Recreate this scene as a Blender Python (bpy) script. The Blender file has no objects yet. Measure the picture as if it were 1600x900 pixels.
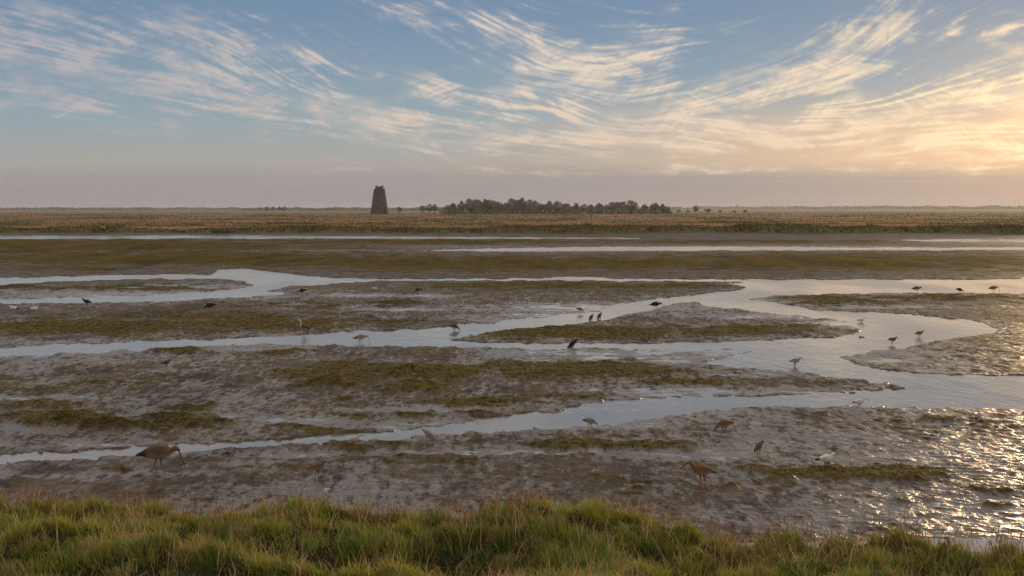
import bpy, bmesh, math, random
import numpy as np
from mathutils import Vector, Matrix

C = bpy.context.scene
COL = C.collection
R = math.radians
rng = np.random.default_rng(11)
random.seed(5)

# ------------------------------------------------------------------ camera
CAM_H = 3.05
F = 1716.0                      # focal length in photo pixels (photo is 1600 wide)
PITCH = math.atan(123.0 / F)
cam = bpy.data.cameras.new('camera')
cam.sensor_width = 36.0
cam.lens = 36.0 * F / 1600.0
cam.clip_end = 60000
camo = bpy.data.objects.new('camera', cam)
COL.objects.link(camo)
camo.location = (0, 0, CAM_H)
camo.rotation_euler = (math.pi / 2 - PITCH, 0, 0)
C.camera = camo

CT, ST = math.cos(PITCH), math.sin(PITCH)


def ray(px, py):
    a = (np.asarray(px, float) - 800) / F
    b = (450 - np.asarray(py, float)) / F
    return a, CT + b * ST, -ST + b * CT


def at(px, py, z=0.0):
    """point on the level z seen at a pixel of the photo"""
    x, y, w = ray(px, py)
    t = (z - CAM_H) / w
    return x * t, y * t


def gnom(px, py):
    x, y, w = ray(px, py)
    return float(x / y), float(w / y)


# ------------------------------------------------------------------ sun, sky, exposure
SUN_EL, SUN_AZ = R(4.8), R(31.5)           # azimuth to the right of +Y
sdir = Vector((math.sin(SUN_AZ) * math.cos(SUN_EL), math.cos(SUN_AZ) * math.cos(SUN_EL), math.sin(SUN_EL)))
sl = bpy.data.lights.new('sun', 'SUN')
sl.energy = 2.2
sl.angle = R(9.0)
sl.color = (1.0, 0.65, 0.33)
so = bpy.data.objects.new('sun', sl)
COL.objects.link(so)
so.location = (40, 80, 30)
so.rotation_euler = sdir.to_track_quat('Z', 'Y').to_euler()

C.view_settings.view_transform = 'Standard'
C.view_settings.look = 'None'
C.view_settings.exposure = 0.0
C.view_settings.gamma = 1.0
C.render.film_transparent = False
try:
    C.cycles.use_denoising = True
    C.cycles.denoiser = 'OPENIMAGEDENOISE'
    C.cycles.denoising_prefilter = 'NONE'
    C.cycles.max_bounces = 6
    C.cycles.diffuse_bounces = 2
    C.cycles.glossy_bounces = 3
    C.cycles.transmission_bounces = 3
    C.cycles.volume_bounces = 0
    C.cycles.sample_clamp_indirect = 4.0
except Exception:
    pass


class T:
    """small helper for writing node trees"""

    def __init__(self, tree):
        self.t = tree

    def node(self, typ, **kw):
        n = self.t.nodes.new(typ)
        for k, v in kw.items():
            setattr(n, k, v)
        return n

    def put(self, sock, v):
        if hasattr(v, 'is_output'):
            self.t.links.new(v, sock)
        elif v is not None:
            if isinstance(v, (tuple, list)) and len(v) == 3 and sock.type == 'RGBA':
                v = (*v, 1)
            sock.default_value = v

    def m(self, op, a, b=None, c=None, clamp=False):
        n = self.node('ShaderNodeMath', operation=op, use_clamp=clamp)
        self.put(n.inputs[0], a)
        self.put(n.inputs[1], b)
        self.put(n.inputs[2], c)
        return n.outputs[0]

    def mix(self, fac, a, b, blend='MIX', clamp=True):
        n = self.node('ShaderNodeMix', data_type='RGBA', blend_type=blend, clamp_factor=clamp)
        self.put(n.inputs[0], fac)
        self.put(n.inputs[6], a)
        self.put(n.inputs[7], b)
        return n.outputs[2]

    def rng(self, v, a, b, c=0.0, d=1.0, smooth=True):
        n = self.node('ShaderNodeMapRange', interpolation_type='SMOOTHSTEP' if smooth else 'LINEAR')
        for i, x in enumerate((v, a, b, c, d)):
            self.put(n.inputs[i], x)
        return n.outputs[0]

    def ramp(self, v, stops, interp='LINEAR'):
        n = self.node('ShaderNodeValToRGB')
        cr = n.color_ramp
        cr.interpolation = interp
        while len(cr.elements) < len(stops):
            cr.elements.new(0.5)
        for e, (p, c) in zip(cr.elements, stops):
            e.position = p
            e.color = (*c, 1) if len(c) == 3 else c
        self.put(n.inputs[0], v)
        return n.outputs[0]

    def noise(self, vec, scale=1, detail=4, rough=0.5, dist=0.0, out=0, lac=2.0):
        n = self.node('ShaderNodeTexNoise')
        self.put(n.inputs['Vector'], vec)
        n.inputs['Scale'].default_value = scale
        n.inputs['Detail'].default_value = detail
        n.inputs['Roughness'].default_value = rough
        n.inputs['Distortion'].default_value = dist
        n.inputs['Lacunarity'].default_value = lac
        return n.outputs[out]

    def comb(self, x, y, z=0.0):
        n = self.node('ShaderNodeCombineXYZ')
        for i, v in enumerate((x, y, z)):
            self.put(n.inputs[i], v)
        return n.outputs[0]

    def sep(self, v):
        n = self.node('ShaderNodeSeparateXYZ')
        self.put(n.inputs[0], v)
        return n.outputs

    def vscale(self, v, s):
        n = self.node('ShaderNodeMapping')
        self.put(n.inputs['Vector'], v)
        n.inputs['Scale'].default_value = s
        return n.outputs[0]

    def attr(self, name):
        n = self.node('ShaderNodeAttribute', attribute_name=name)
        return n

    def bump(self, h, strength, dist):
        n = self.node('ShaderNodeBump')
        n.inputs['Strength'].default_value = strength
        n.inputs['Distance'].default_value = dist
        self.put(n.inputs['Height'], h)
        return n.outputs[0]


world = bpy.data.worlds.new('World')
C.world = world
world.use_nodes = True
wt = world.node_tree
wt.nodes.clear()
w = T(wt)
sky = w.node('ShaderNodeTexSky', sky_type='NISHITA')
sky.sun_disc = False
sky.sun_elevation = SUN_EL
sky.sun_rotation = SUN_AZ
sky.altitude = 10
sky.air_density = 1.0
sky.dust_density = 0.6
sky.ozone_density = 1.5
gen = w.node('ShaderNodeTexCoord').outputs['Generated']
dx, dy, dz = w.sep(gen)
ady = w.m('MAXIMUM', w.m('ABSOLUTE', dy), 0.2)
GX = w.m('DIVIDE', dx, ady)
GZ = w.m('MAXIMUM', w.m('DIVIDE', dz, ady), 0.0)
front = w.rng(dy, -0.2, 0.4)
# clear-air gradient laid over the physical sky: mauve haze at the horizon, teal band, blue above, made pale overhead out of view to brighten the ground
grad = w.ramp(w.m('MULTIPLY', GZ, 2.5), [
    (0.000, (.290, .290, .325)),
    (0.050, (.345, .325, .330)),
    (0.088, (.395, .362, .345)),
    (0.115, (.375, .385, .380)),
    (0.200, (.300, .385, .440)),
    (0.330, (.215, .318, .435)),
    (0.480, (.150, .255, .405)),
    (0.560, (.240, .310, .400)),
    (0.700, (.420, .440, .470)),
    (1.000, (.640, .610, .590))])
sxp, szp = math.tan(R(27.0)), math.tan(R(4.3)) / math.cos(R(27.0))   # brightest part of the veiled glow
ddx = w.m('SUBTRACT', GX, sxp)
ddz = w.m('MULTIPLY', w.m('SUBTRACT', GZ, szp), 1.9)
rs = w.m('SQRT', w.m('ADD', w.m('MULTIPLY', ddx, ddx), w.m('MULTIPLY', ddz, ddz)))
glow1 = w.m('MULTIPLY', w.m('EXPONENT', w.m('DIVIDE', rs, -0.085)), front)
glowc = w.m('MULTIPLY', w.m('EXPONENT', w.m('DIVIDE', rs, -0.20)), front)
glow2 = w.m('MULTIPLY', w.m('EXPONENT', w.m('DIVIDE', rs, -0.036)), front)
nish = w.mix(1.0, sky.outputs[0], (0.10, 0.10, 0.10), 'MULTIPLY')
clear = w.mix(0.90, nish, grad)
low = w.m('MULTIPLY', w.rng(GX, -.10, .50), w.m('MULTIPLY', w.rng(GZ, .028, .048), w.rng(GZ, .115, .055)))
clear = w.mix(w.m('MULTIPLY', low, 0.80), clear, (0.98, 0.60, 0.35))
clear = w.mix(w.m('MULTIPLY', glow1, 0.72), clear, (0.92, 0.64, 0.36))
# haze bank below about two and a half degrees
edge = w.noise(w.comb(w.m('MULTIPLY', GX, 5.0), w.m('MULTIPLY', GZ, 70.0), 3.0), 1.0, 5, .6)
bankz = w.m('ADD', GZ, w.m('MULTIPLY', w.m('SUBTRACT', edge, 0.5), 0.020))
bank = w.m('SUBTRACT', 1.0, w.rng(bankz, 0.026, 0.042))
skyc = clear
bankc = w.mix(w.m('MINIMUM', w.m('MULTIPLY', glowc, 1.1), 1.0), (.290, .278, .308), (.54, .39, .31))
strk = w.noise(w.comb(w.m('MULTIPLY', GX, 3.0), w.m('MULTIPLY', GZ, 150.0), 8.0), 1.0, 4, .55)
bankc = w.mix(w.rng(strk, .38, .66, 0, .5), bankc, w.mix(glowc, (.350, .315, .325), (.80, .54, .38)))
skyc = w.mix(w.m('MULTIPLY', bank, 0.48), skyc, bankc)
g2 = w.m('MULTIPLY', glow2, w.rng(bankz, 0.030, 0.045, 0.25, 1.0))
skyc = w.mix(g2, skyc, (.85, .52, .25), 'ADD')
skyc = w.mix(w.rng(dz, 0.0, -0.05), skyc, (.10, .085, .075))
# pale cloud added overhead, out of view, to brighten land and warm reflections
skyc = w.mix(w.rng(GZ, .17, .34, 0, .62), skyc, (.74, .66, .60))
bg = w.node('ShaderNodeBackground')
wt.links.new(skyc, bg.inputs['Color'])
bg.inputs['Strength'].default_value = 1.0
wo = w.node('ShaderNodeOutputWorld')
wt.links.new(bg.outputs[0], wo.inputs[0])
world.cycles.sampling_method = 'MANUAL'
world.cycles.sample_map_resolution = 1024

# ------------------------------------------------------------------ helpers


def tag(o, label=None, cat=None, group=None, kind=None):
    if label:
        o['label'] = label
    if cat:
        o['category'] = cat
    if group:
        o['group'] = group
    if kind:
        o['kind'] = kind
    return o


def mat(name, rough=0.6, spec=0.5):
    m = bpy.data.materials.new(name)
    m.use_nodes = True
    nt = m.node_tree
    p = nt.nodes['Principled BSDF']
    p.inputs['Roughness'].default_value = rough
    p.inputs['Specular IOR Level'].default_value = spec
    return m, T(nt), p


def simple_mat(name, col, rough=0.6, spec=0.4, var=0.25, scale=20):
    m, t, p = mat(name, rough, spec)
    co = t.node('ShaderNodeTexCoord').outputs['Object']
    n = t.noise(co, scale, 4, .6)
    t.put(p.inputs['Base Color'], t.mix(t.rng(n, .3, .7), tuple(c * (1 - var) for c in col), tuple(min(1, c * (1 + var)) for c in col)))
    return m


def raw_mesh(name, verts, loops, starts, totals, mats, smooth=True, attrs=None, fmat=None):
    me = bpy.data.meshes.new(name)
    verts = np.ascontiguousarray(verts, np.float32)
    me.vertices.add(len(verts))
    me.vertices.foreach_set('co', verts.ravel())
    me.loops.add(len(loops))
    me.loops.foreach_set('vertex_index', np.ascontiguousarray(loops, np.int32))
    me.polygons.add(len(starts))
    me.polygons.foreach_set('loop_start', np.ascontiguousarray(starts, np.int32))
    try:
        me.polygons.foreach_set('loop_total', np.ascontiguousarray(totals, np.int32))
    except Exception:
        pass
    me.polygons.foreach_set('use_smooth', np.full(len(starts), smooth, bool))
    for m in (mats if isinstance(mats, (list, tuple)) else [mats]):
        me.materials.append(m)
    if fmat is not None:
        me.polygons.foreach_set('material_index', np.ascontiguousarray(fmat, np.int32))
    for k, v in (attrs or {}).items():
        v = np.asarray(v, np.float32)
        if v.ndim == 1:
            a = me.attributes.new(k, 'FLOAT', 'POINT')
            a.data.foreach_set('value', v)
        else:
            a = me.attributes.new(k, 'FLOAT_COLOR', 'POINT')
            a.data.foreach_set('color', np.concatenate([v, np.ones((len(v), 1), np.float32)], 1).ravel())
    me.update(calc_edges=True)
    me.validate(verbose=False)
    return me


def link(name, me, parent=None):
    o = bpy.data.objects.new(name, me)
    COL.objects.link(o)
    if parent is not None:
        o.parent = parent
    return o


def grid_mesh(name, P, m, attrs=None):
    nr, nc = P.shape[:2]
    idx = np.arange(nr * nc).reshape(nr, nc)
    q = np.stack([idx[:-1, :-1], idx[:-1, 1:], idx[1:, 1:], idx[1:, :-1]], -1).reshape(-1, 4)
    # rows run away from the camera or towards it; keep normals up
    a = P[1, 0] - P[0, 0]
    b = P[0, 1] - P[0, 0]
    if np.cross(b, a)[2] < 0:
        q = q[:, ::-1]
    n = len(q)
    return raw_mesh(name, P.reshape(-1, 3), q.ravel(), np.arange(n) * 4, np.full(n, 4), m, True,
                    {k: v.reshape(nr * nc, *v.shape[2:]) for k, v in (attrs or {}).items()})


def quads_mesh(name, Q, m, attrs=None, smooth=False):
    """Q: (n,4,3) loose quads"""
    n = len(Q)
    return raw_mesh(name, Q.reshape(-1, 3), np.arange(n * 4), np.arange(n) * 4, np.full(n, 4), m, smooth, attrs)


def hash2(ix, iy, seed):
    h = (ix.astype(np.int64) * 374761393 + iy.astype(np.int64) * 668265263 + seed * 974634777) & 0xFFFFFFFF
    h = ((h ^ (h >> 13)) * 1274126177) & 0xFFFFFFFF
    h = ((h ^ (h >> 16)) * 2246822519) & 0xFFFFFFFF
    return (h ^ (h >> 15)) & 0xFFFFFFFF


def perlin(x, y, seed=0):
    x = np.asarray(x, float)
    y = np.asarray(y, float)
    x, y = np.broadcast_arrays(x, y)
    x0 = np.floor(x)
    y0 = np.floor(y)
    fx, fy = x - x0, y - y0
    ix, iy = x0.astype(np.int64), y0.astype(np.int64)
    ux = fx * fx * fx * (fx * (fx * 6 - 15) + 10)
    uy = fy * fy * fy * (fy * (fy * 6 - 15) + 10)

    def g(ax, ay, ox, oy):
        a = hash2(ax, ay, seed) * (2 * math.pi / 4294967296.0)
        return np.cos(a) * ox + np.sin(a) * oy
    n00 = g(ix, iy, fx, fy)
    n10 = g(ix + 1, iy, fx - 1, fy)
    n01 = g(ix, iy + 1, fx, fy - 1)
    n11 = g(ix + 1, iy + 1, fx - 1, fy - 1)
    return 1.41 * ((n00 * (1 - ux) + n10 * ux) * (1 - uy) + (n01 * (1 - ux) + n11 * ux) * uy)


def fbm(x, y, octs=4, seed=0, gain=0.5):
    s, a, t = 0, 1.0, 0.0
    for i in range(octs):
        s = s + a * perlin(np.asarray(x) * 2 ** i, np.asarray(y) * 2 ** i, seed + i * 17)
        t += a
        a *= gain
    return s / t


def sstep(x, a, b):
    t = np.clip((x - a) / (b - a), 0, 1)
    return t * t * (3 - 2 * t)


# ------------------------------------------------------------------ tidal flat: layout of creeks and weed
LAND1 = [(690, 532), (740, 523), (830, 514), (900, 507), (960, 497), (1010, 487), (1060, 474), (1085, 472), (1100, 478), (1180, 487),
         (1290, 497), (1330, 504), (1348, 514), (1340, 522), (1290, 527), (1200, 532), (1100, 536), (900, 537), (760, 536)]
LAND2 = [(1165, 466), (1250, 460), (1400, 458), (1600, 459), (2100, 461), (2100, 594), (1600, 588), (1480, 586), (1400, 580),
         (1325, 567), (1308, 558), (1350, 552), (1450, 536), (1530, 523), (1558, 514), (1548, 507), (1500, 498), (1400, 490),
         (1300, 486), (1240, 478)]
MAIN = [(1130, 442), (1300, 438.5), (1420, 440), (1600, 435), (2100, 429), (2100, 648), (1600, 640), (1400, 637), (1300, 636), (1150, 638),
        (1050, 648), (960, 664), (850, 671), (700, 678), (560, 690), (400, 698), (220, 713), (100, 721), (0, 726), (-500, 745),
        (-500, 728), (0, 711), (100, 706), (250, 697), (380, 690), (480, 683), (600, 675), (700, 665), (740, 655), (830, 645), (905, 637),
        (930, 627), (1050, 621), (1200, 618), (1330, 612), (1430, 606), (1390, 600), (1300, 588), (1200, 578), (1130, 573), (1095, 566),
        (1140, 558), (1180, 548), (1120, 544), (1000, 546), (900, 545), (700, 542.5), (550, 541), (400, 537), (250, 546), (120, 552),
        (0, 557), (-500, 572), (-500, 553), (0, 544), (100, 538), (200, 534), (300, 531), (400, 528), (480, 522), (560, 517.5),
        (640, 515), (700, 510), (780, 503), (860, 495), (900, 490), (950, 485), (965, 474), (1040, 466), (1130, 455.5), (1180, 450)]
THIN = [(-500, 446), (0, 434.5), (100, 431.5), (200, 429.5), (330, 428.5), (345, 420.5), (385, 420.5), (420, 424), (480, 432), (560, 436),
        (700, 436.2), (860, 434.5), (895, 431.5), (960, 435), (1100, 436.3), (1300, 437), (1600, 436), (2100, 433), (2100, 442),
        (1300, 441), (1130, 440.2), (900, 439.2), (700, 438.6), (600, 439), (520, 443), (440, 449), (400, 455), (450, 459), (400, 463),
        (330, 467), (250, 470.5), (150, 473), (0, 474), (-500, 480), (-500, 472), (0, 468), (150, 464), (250, 460.5), (350, 454),
        (400, 447), (380, 440), (340, 436.5), (250, 435.5), (150, 438), (60, 441), (0, 446), (-500, 458)]
FAR1 = [(-500, 368.5), (0, 368.6), (200, 368.2), (400, 368), (700, 370), (1000, 371.6), (1000, 373), (700, 373.2), (400, 372.6), (100, 373.4), (-500, 374.4)]
FAR2 = [(1390, 375.3), (1500, 374), (1600, 373.6), (2100, 373), (2100, 379), (1600, 378), (1450, 377)]
FAR3 = [(640, 391.5), (760, 388.5), (900, 386), (1100, 385), (1300, 386.6), (1600, 386.8), (2100, 386.8), (2100, 391.5), (1600, 390.5), (1300, 391), (1000, 391.6), (800, 392.6)]


def inside(poly, X, Y):
    p = np.asarray(poly, float)
    r = np.zeros(X.shape, bool)
    for (x0, y0), (x1, y1) in zip(p, np.roll(p, -1, 0)):
        if y0 == y1:
            continue
        lo, hi = min(y0, y1), max(y0, y1)
        rows = np.where((Y[:, 0] >= lo) & (Y[:, 0] < hi))[0]
        if len(rows) == 0:
            continue
        r0, r1 = rows[0], rows[-1] + 1
        xc = x0 + (Y[r0:r1] - y0) * (x1 - x0) / (y1 - y0)
        r[r0:r1] ^= X[r0:r1] > xc
    return r


def blur(a, sx, sy):
    for ax, s in ((1, sx), (0, sy)):
        if s < 0.3:
            continue
        n = int(3 * s) + 1
        k = np.exp(-0.5 * (np.arange(-n, n + 1) / s) ** 2)
        k /= k.sum()
        pad = [(0, 0), (0, 0)]
        pad[ax] = (n, n)
        b = np.pad(a, pad, mode='edge')
        o = np.zeros_like(a)
        for i, kk in enumerate(k):
            sl_ = [slice(None), slice(None)]
            sl_[ax] = slice(i, i + a.shape[ax])
            o += kk * b[tuple(sl_)]
        a = o
    return a


gx_ = np.arange(-260, 1861, 1.6)
gy_ = np.concatenate([np.arange(363.6, 480, 0.5), np.arange(480, 885, 0.62)])
PX, PY = np.meshgrid(gx_, gy_)
MX, MY = at(PX, PY, 0.0)
dist = MY
# ragged shorelines: the outline is looked up through a small warp
wpx = PX + 26 * fbm(PX / 60, PY / 16, 4, 3)
wpy = PY + (1.2 + (PY - 365) * 0.022) * fbm(PX / 34, PY / 9, 4, 8)


def lookup(poly_list, sub=()):
    step_x, step_y = 1.6, 0.4
    ax = np.arange(-330, 1930, step_x)
    ay = np.arange(355, 900, step_y)
    AX, AY = np.meshgrid(ax, ay)
    m_ = np.zeros(AX.shape, bool)
    for p in poly_list:
        m_ |= inside(p, AX, AY)
    for p in sub:
        m_ &= ~inside(p, AX, AY)
    m_ = m_.astype(float)
    # soften more where the flat is near
    b1 = blur(m_, 3, 1.2)
    b2 = blur(m_, 9, 5.0)
    b3 = blur(b2[::2, ::4], 14, 16)
    return (ax, ay, b1, b2, b3)


def samp(ax, ay, A, X, Y):
    fx = np.clip((X - ax[0]) / (ax[1] - ax[0]), 0, len(ax) - 1.001)
    fy = np.clip((Y - ay[0]) / (ay[1] - ay[0]), 0, len(ay) - 1.001)
    ix, iy = fx.astype(int), fy.astype(int)
    u, v = fx - ix, fy - iy
    return (A[iy, ix] * (1 - u) + A[iy, ix + 1] * u) * (1 - v) + (A[iy + 1, ix] * (1 - u) + A[iy + 1, ix + 1] * u) * v


ax_, ay_, B1, B2, B3 = lookup([MAIN, THIN, FAR1, FAR2, FAR3], [LAND1, LAND2])
c1 = samp(ax_, ay_, B1, wpx, wpy)
c2 = samp(ax_, ay_, B2, wpx, wpy)
c3 = samp(ax_[::4], ay_[::2], B3, PX, PY)
kk_ = sstep(PY, 420, 560)
chan = c1 * (1 - 0.4 * kk_) + c2 * 0.4 * kk_


def ell(lst, X, Y):
    s = np.zeros(X.shape)
    for (cx, cy, rx, ry, wgt) in lst:
        d2 = ((X - cx) / rx) ** 2 + ((Y - cy) / ry) ** 2
        s = np.maximum(s, wgt * np.exp(-d2 * 0.9))
    return s


ALG = [(200, 385, 360, 11, 1), (640, 378, 320, 5, .9), (1150, 378, 260, 3, .8), (0, 380, 200, 6, 1), (300, 405, 420, 12, 1), (800, 412, 520, 13, .95),
       (1300, 410, 420, 14, 1), (1700, 410, 300, 12, .8), (830, 447, 170, 7, .9), (1010, 448, 140, 5, .8), (1000, 456, 80, 5, .5), (500, 441, 90, 3, .5),
       (120, 450, 220, 4, .75), (250, 453, 80, 4, .7), (620, 473, 40, 5, .8), (480, 480, 140, 8, .55), (150, 512, 220, 13, 1), (420, 508, 150, 12, .9),
       (600, 503, 150, 8, .6), (330, 495, 240, 8, .7), (930, 521, 230, 11, 1), (1180, 517, 150, 10, .7), (1240, 512, 90, 7, .5), (270, 548, 70, 5, .9),
       (460, 551, 120, 4, .55), (620, 583, 200, 18, 1), (900, 580, 250, 16, .85), (1050, 596, 160, 9, .6), (520, 600, 90, 9, 1), (650, 578, 60, 8, 1),
       (100, 600, 220, 30, .45), (300, 590, 100, 8, .5), (90, 658, 90, 11, 1), (200, 665, 110, 10, .9), (310, 660, 100, 10, .9), (290, 640, 28, 5, .9),
       (60, 633, 80, 8, .8), (40, 690, 60, 5, .4), (640, 607, 70, 8, .9), (760, 630, 130, 7, .75), (880, 622, 120, 8, .6), (970, 697, 150, 10, .9),
       (560, 700, 80, 7, .8), (640, 720, 130, 8, .7), (490, 675, 60, 6, .7), (560, 654, 40, 5, .8), (700, 648, 60, 4, .6), (1350, 742, 190, 13, .9),
       (1480, 658, 90, 6, .7), (1540, 668, 100, 8, .5), (1415, 783, 35, 5, .8), (960, 750, 150, 9, .5), (1170, 735, 60, 8, .5), (1300, 470, 110, 7, .9),
       (1480, 466, 150, 6, .8), (1360, 475, 60, 4, .6), (180, 735, 50, 6, .6), (130, 738, 40, 3, .5), (450, 735, 100, 8, .35), (1230, 715, 60, 5, .4),
       (1120, 600, 120, 10, .4), (1250, 600, 150, 6, .45), (1560, 770, 60, 6, .5), (100, 420, 200, 5, .6), (1500, 395, 250, 4, .4)]
WET = [(200, 460, 260, 10, .7), (250, 449, 120, 3, .9), (560, 462, 60, 3, 1.0), (620, 484, 60, 2.0, 1.2), (480, 480, 100, 4, .6), (660, 463, 90, 2.5, .8),
       (900, 481, 110, 9, 1.0), (840, 493, 60, 5, .7), (720, 497, 120, 5, .5), (1280, 470, 120, 4, .9), (1400, 480, 120, 2.5, .6), (1200, 495, 100, 5, .6), (1330, 505, 70, 5, 1.1),
       (1400, 562, 60, 4, .5), (1000, 560, 160, 8, .7), (1080, 550, 140, 5, .9), (940, 552, 120, 4, .8), (1040, 578, 120, 4, .6),
       (60, 622, 120, 5, .7), (420, 660, 120, 6, .95), (320, 651, 120, 4, .9), (560, 665, 160, 6, .7), (60, 668, 60, 8, .5), (640, 641, 100, 3, .9), (1150, 585, 180, 6, .5), (1240, 612, 120, 4, .7), (1030, 613, 130, 5, .9), (980, 624, 90, 3, .9),
       (900, 706, 260, 5, .95), (1100, 712, 160, 6, .85), (1300, 690, 220, 24, .55), (1480, 715, 220, 50, .6), (1580, 800, 140, 30, .75), (1300, 810, 240, 26, .6), (700, 708, 260, 4, .8), (480, 712, 160, 4, .8),
       (60, 745, 160, 6, .75), (250, 740, 180, 5, .5), (520, 765, 160, 8, .45), (1200, 800, 140, 14, .6), (150, 695, 160, 4, .6), (420, 725, 130, 5, .45), (1560, 378, 200, 8, .6), (1280, 388, 400, 5, .8), (850, 391, 240, 4, .7),
       (1150, 407, 120, 1.6, .8), (900, 403, 160, 1.4, .5), (20, 548, 80, 8, .6), (150, 536, 150, 4, .5), (1490, 843, 200, 16, .7), (1000, 665, 100, 5, .4), (860, 664, 60, 4, .4), (700, 386, 200, 3, .5), (440, 392, 250, 2.0, .5)]
AM = ell(ALG, PX + 40 * fbm(PX / 90, PY / 20, 3, 21), PY + (2 + (PY - 365) * .03) * fbm(PX / 60, PY / 14, 3, 22))
WM = ell(WET, PX + 30 * fbm(PX / 80, PY / 18, 3, 31), PY + (1 + (PY - 365) * .02) * fbm(PX / 50, PY / 12, 3, 32))

# relief in metres on the ground; finer octaves fade out where they would fall below a grid cell
near1 = sstep(dist, 60, 18)
near2 = sstep(dist, 34, 12)
s30 = math.radians(-16)
RX = MX * math.cos(s30) + MY * math.sin(s30)
RY = -MX * math.sin(s30) + MY * math.cos(s30)
n_big = fbm(MX / 4.0, MY / 5.0, 3, 41)
n_mid = fbm(MX / 1.1, MY / 1.3, 3, 51)
n_sml = fbm(RX / 0.42, RY / 0.36, 2, 61)
n_tin = fbm(RX / 0.17, RY / 0.15, 2, 71)
rid = 1 - np.abs(fbm(RX / 0.55, RY / 0.42, 3, 81)) * 2.2
alg = np.clip(AM * 1.25 + 0.62 * fbm(MX / 0.9, MY / 1.1, 4, 91) + 0.40 * n_tin * near2 + 0.2 * n_big - 0.12 - .10 * near2, 0, 1)
stri = fbm(PX / 60, PY / 2.6, 4, 95) + .5 * fbm(PX / 22, PY / 1.3, 3, 96)
alg = np.clip(alg + .55 * stri * sstep(PY, 540, 440) + .25 * stri, 0, 1.4)
alg = sstep(alg, 0.12, 0.85) * (1 - sstep(chan, .25, .6))
wet = np.clip(WM + sstep(PY, 560, 450) * .5 * stri * WM, 0, 1.2)
film = sstep(fbm(PX / 160, PY / 18, 4, 97) + .5 * stri, -.35, .30) * (1 - .8 * np.clip(WM, 0, 1)) * sstep(PY, 900, 640)
bil1 = np.abs(fbm(RX / 0.62, RY / 0.30, 3, 111, .6)) * 2
bil2 = np.abs(fbm(RX / 0.20, RY / 0.12, 2, 121)) * 2
clod = near1 * 0.019 * (bil1 - .36) + near1 * 0.005 * n_sml + near2 * 0.010 * (bil2 - .36)
lowlying = np.clip(wet * .95 + near1 * (.30 + .9 * n_big + .45 * n_mid), 0, 1.1) * (1 - .8 * alg)
mid1 = sstep(dist, 75, 40) * sstep(dist, 12, 20)
bil3 = np.abs(fbm(MX / 1.5, MY / 1.0, 4, 125, .65)) * 2
clod = clod + mid1 * .030 * (bil3 - .36)
land = 0.026 + 0.009 * n_big + 0.010 * n_mid + clod
land = land + alg * (0.020 + 0.022 * np.abs(n_mid) + near1 * 0.018 * np.abs(n_sml))
land = land * (1 - 0.15 * sstep(c3, .1, .6)) - lowlying * 0.0225
far_amp = sstep(dist, 30, 90)
land = land + far_amp * 0.030 * fbm(MX / 3.2, MY / 5.0, 3, 101)
# low weed-covered lumps
LUMPS = [(95, 659, 52, 5, .15), (130, 664, 60, 4, .08), (190, 668, 40, 3.5, .08), (265, 656, 50, 4, .09), (330, 661, 45, 4, .07), (291, 641, 14, 3, .10),
         (515, 601, 34, 4, .13), (540, 606, 30, 3, .10), (635, 580, 26, 3, .12), (615, 587, 20, 2.5, .10), (645, 601, 26, 3, .08), (545, 626, 18, 2.5, .07),
         (60, 634, 30, 3, .06), (230, 385, 60, 3, .25), (20, 383, 70, 3, .2), (420, 388, 50, 2, .18), (1180, 735, 20, 3, .05), (740, 648, 34, 2, .07), (640, 650, 36, 2, .07), (1140, 765, 14, 2.5, .07), (30, 395, 80, 3, .15), (1350, 413, 90, 3, .18), (90, 392, 60, 2, .14),
         (450, 669, 50, 3, .06), (620, 697, 24, 3, .05), (980, 776, 22, 2.5, .06), (1560, 790, 26, 3, .06), (360, 712, 12, 2, .05), (1000, 768, 20, 2, .05), (180, 736, 26, 3, .05)]
for (cx, cy, rx, ry, hh) in LUMPS:
    d2 = ((PX + 18 * fbm(PX / 30, PY / 8, 2, 7) - cx) / rx) ** 2 + ((PY - cy) / ry) ** 2
    g_ = np.exp(-d2)
    land = land + hh * g_ * (0.85 + 0.5 * n_sml)
    alg = np.maximum(alg, sstep(g_, .25, .7) * 0.95)
bed = -0.07 - 0.05 * sstep(chan, .6, 1) + 0.02 * n_mid
cc = sstep(chan + near1 * (0.16 * n_sml + .12 * n_mid), 0.28, 0.80)
H = land * (1 - cc) + bed * cc
# slight natural levee next to the water, and stray mud flecks standing in the shallows
fleck = sstep(fbm(MX / 0.5, MY / 1.1, 3, 131), 0.30, 0.62) * sstep(chan, .95, .55)
H = H + fleck * 0.05 * cc
H = np.where(PY > 840, H - 0.002 * (PY - 840), H)
Hmud = H


def mud_z(px, py):
    ix = int(np.argmin(np.abs(gx_ - px)))
    iy = int(np.argmin(np.abs(gy_ - py)))
    return float(H[iy, ix])


P = np.stack([MX, MY, H], -1)
m_mud, t, p = mat('wet_mud', 0.4, 0.5)
geo = t.node('ShaderNodeNewGeometry')
pos = geo.outputs['Position']
a_alg = t.attr('weed').outputs['Fac']
a_wet = t.attr('wet').outputs['Fac']
nA = t.noise(t.vscale(pos, (1.2, .8, 1)), 1.0, 6, .6)
nB = t.noise(t.vscale(pos, (7, 5, 5)), 1.0, 5, .65)
nC = t.noise(t.vscale(pos, (30, 22, 22)), 1.0, 4, .6)
nD = t.noise(t.vscale(pos, (2.6, .85, 1)), 1.0, 7, .68)
nE = t.noise(t.vscale(pos, (9.0, 3.6, 3)), 1.0, 5, .65)
mudc = t.mix(t.rng(nA, .3, .7), (.064, .053, .047), (.165, .138, .122))
mudc = t.mix(t.rng(nD, .50, .64, 0, .50), mudc, (.024, .019, .016))
mudc = t.mix(t.rng(nE, .54, .64, 0, .70), mudc, (.026, .021, .018))
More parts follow.
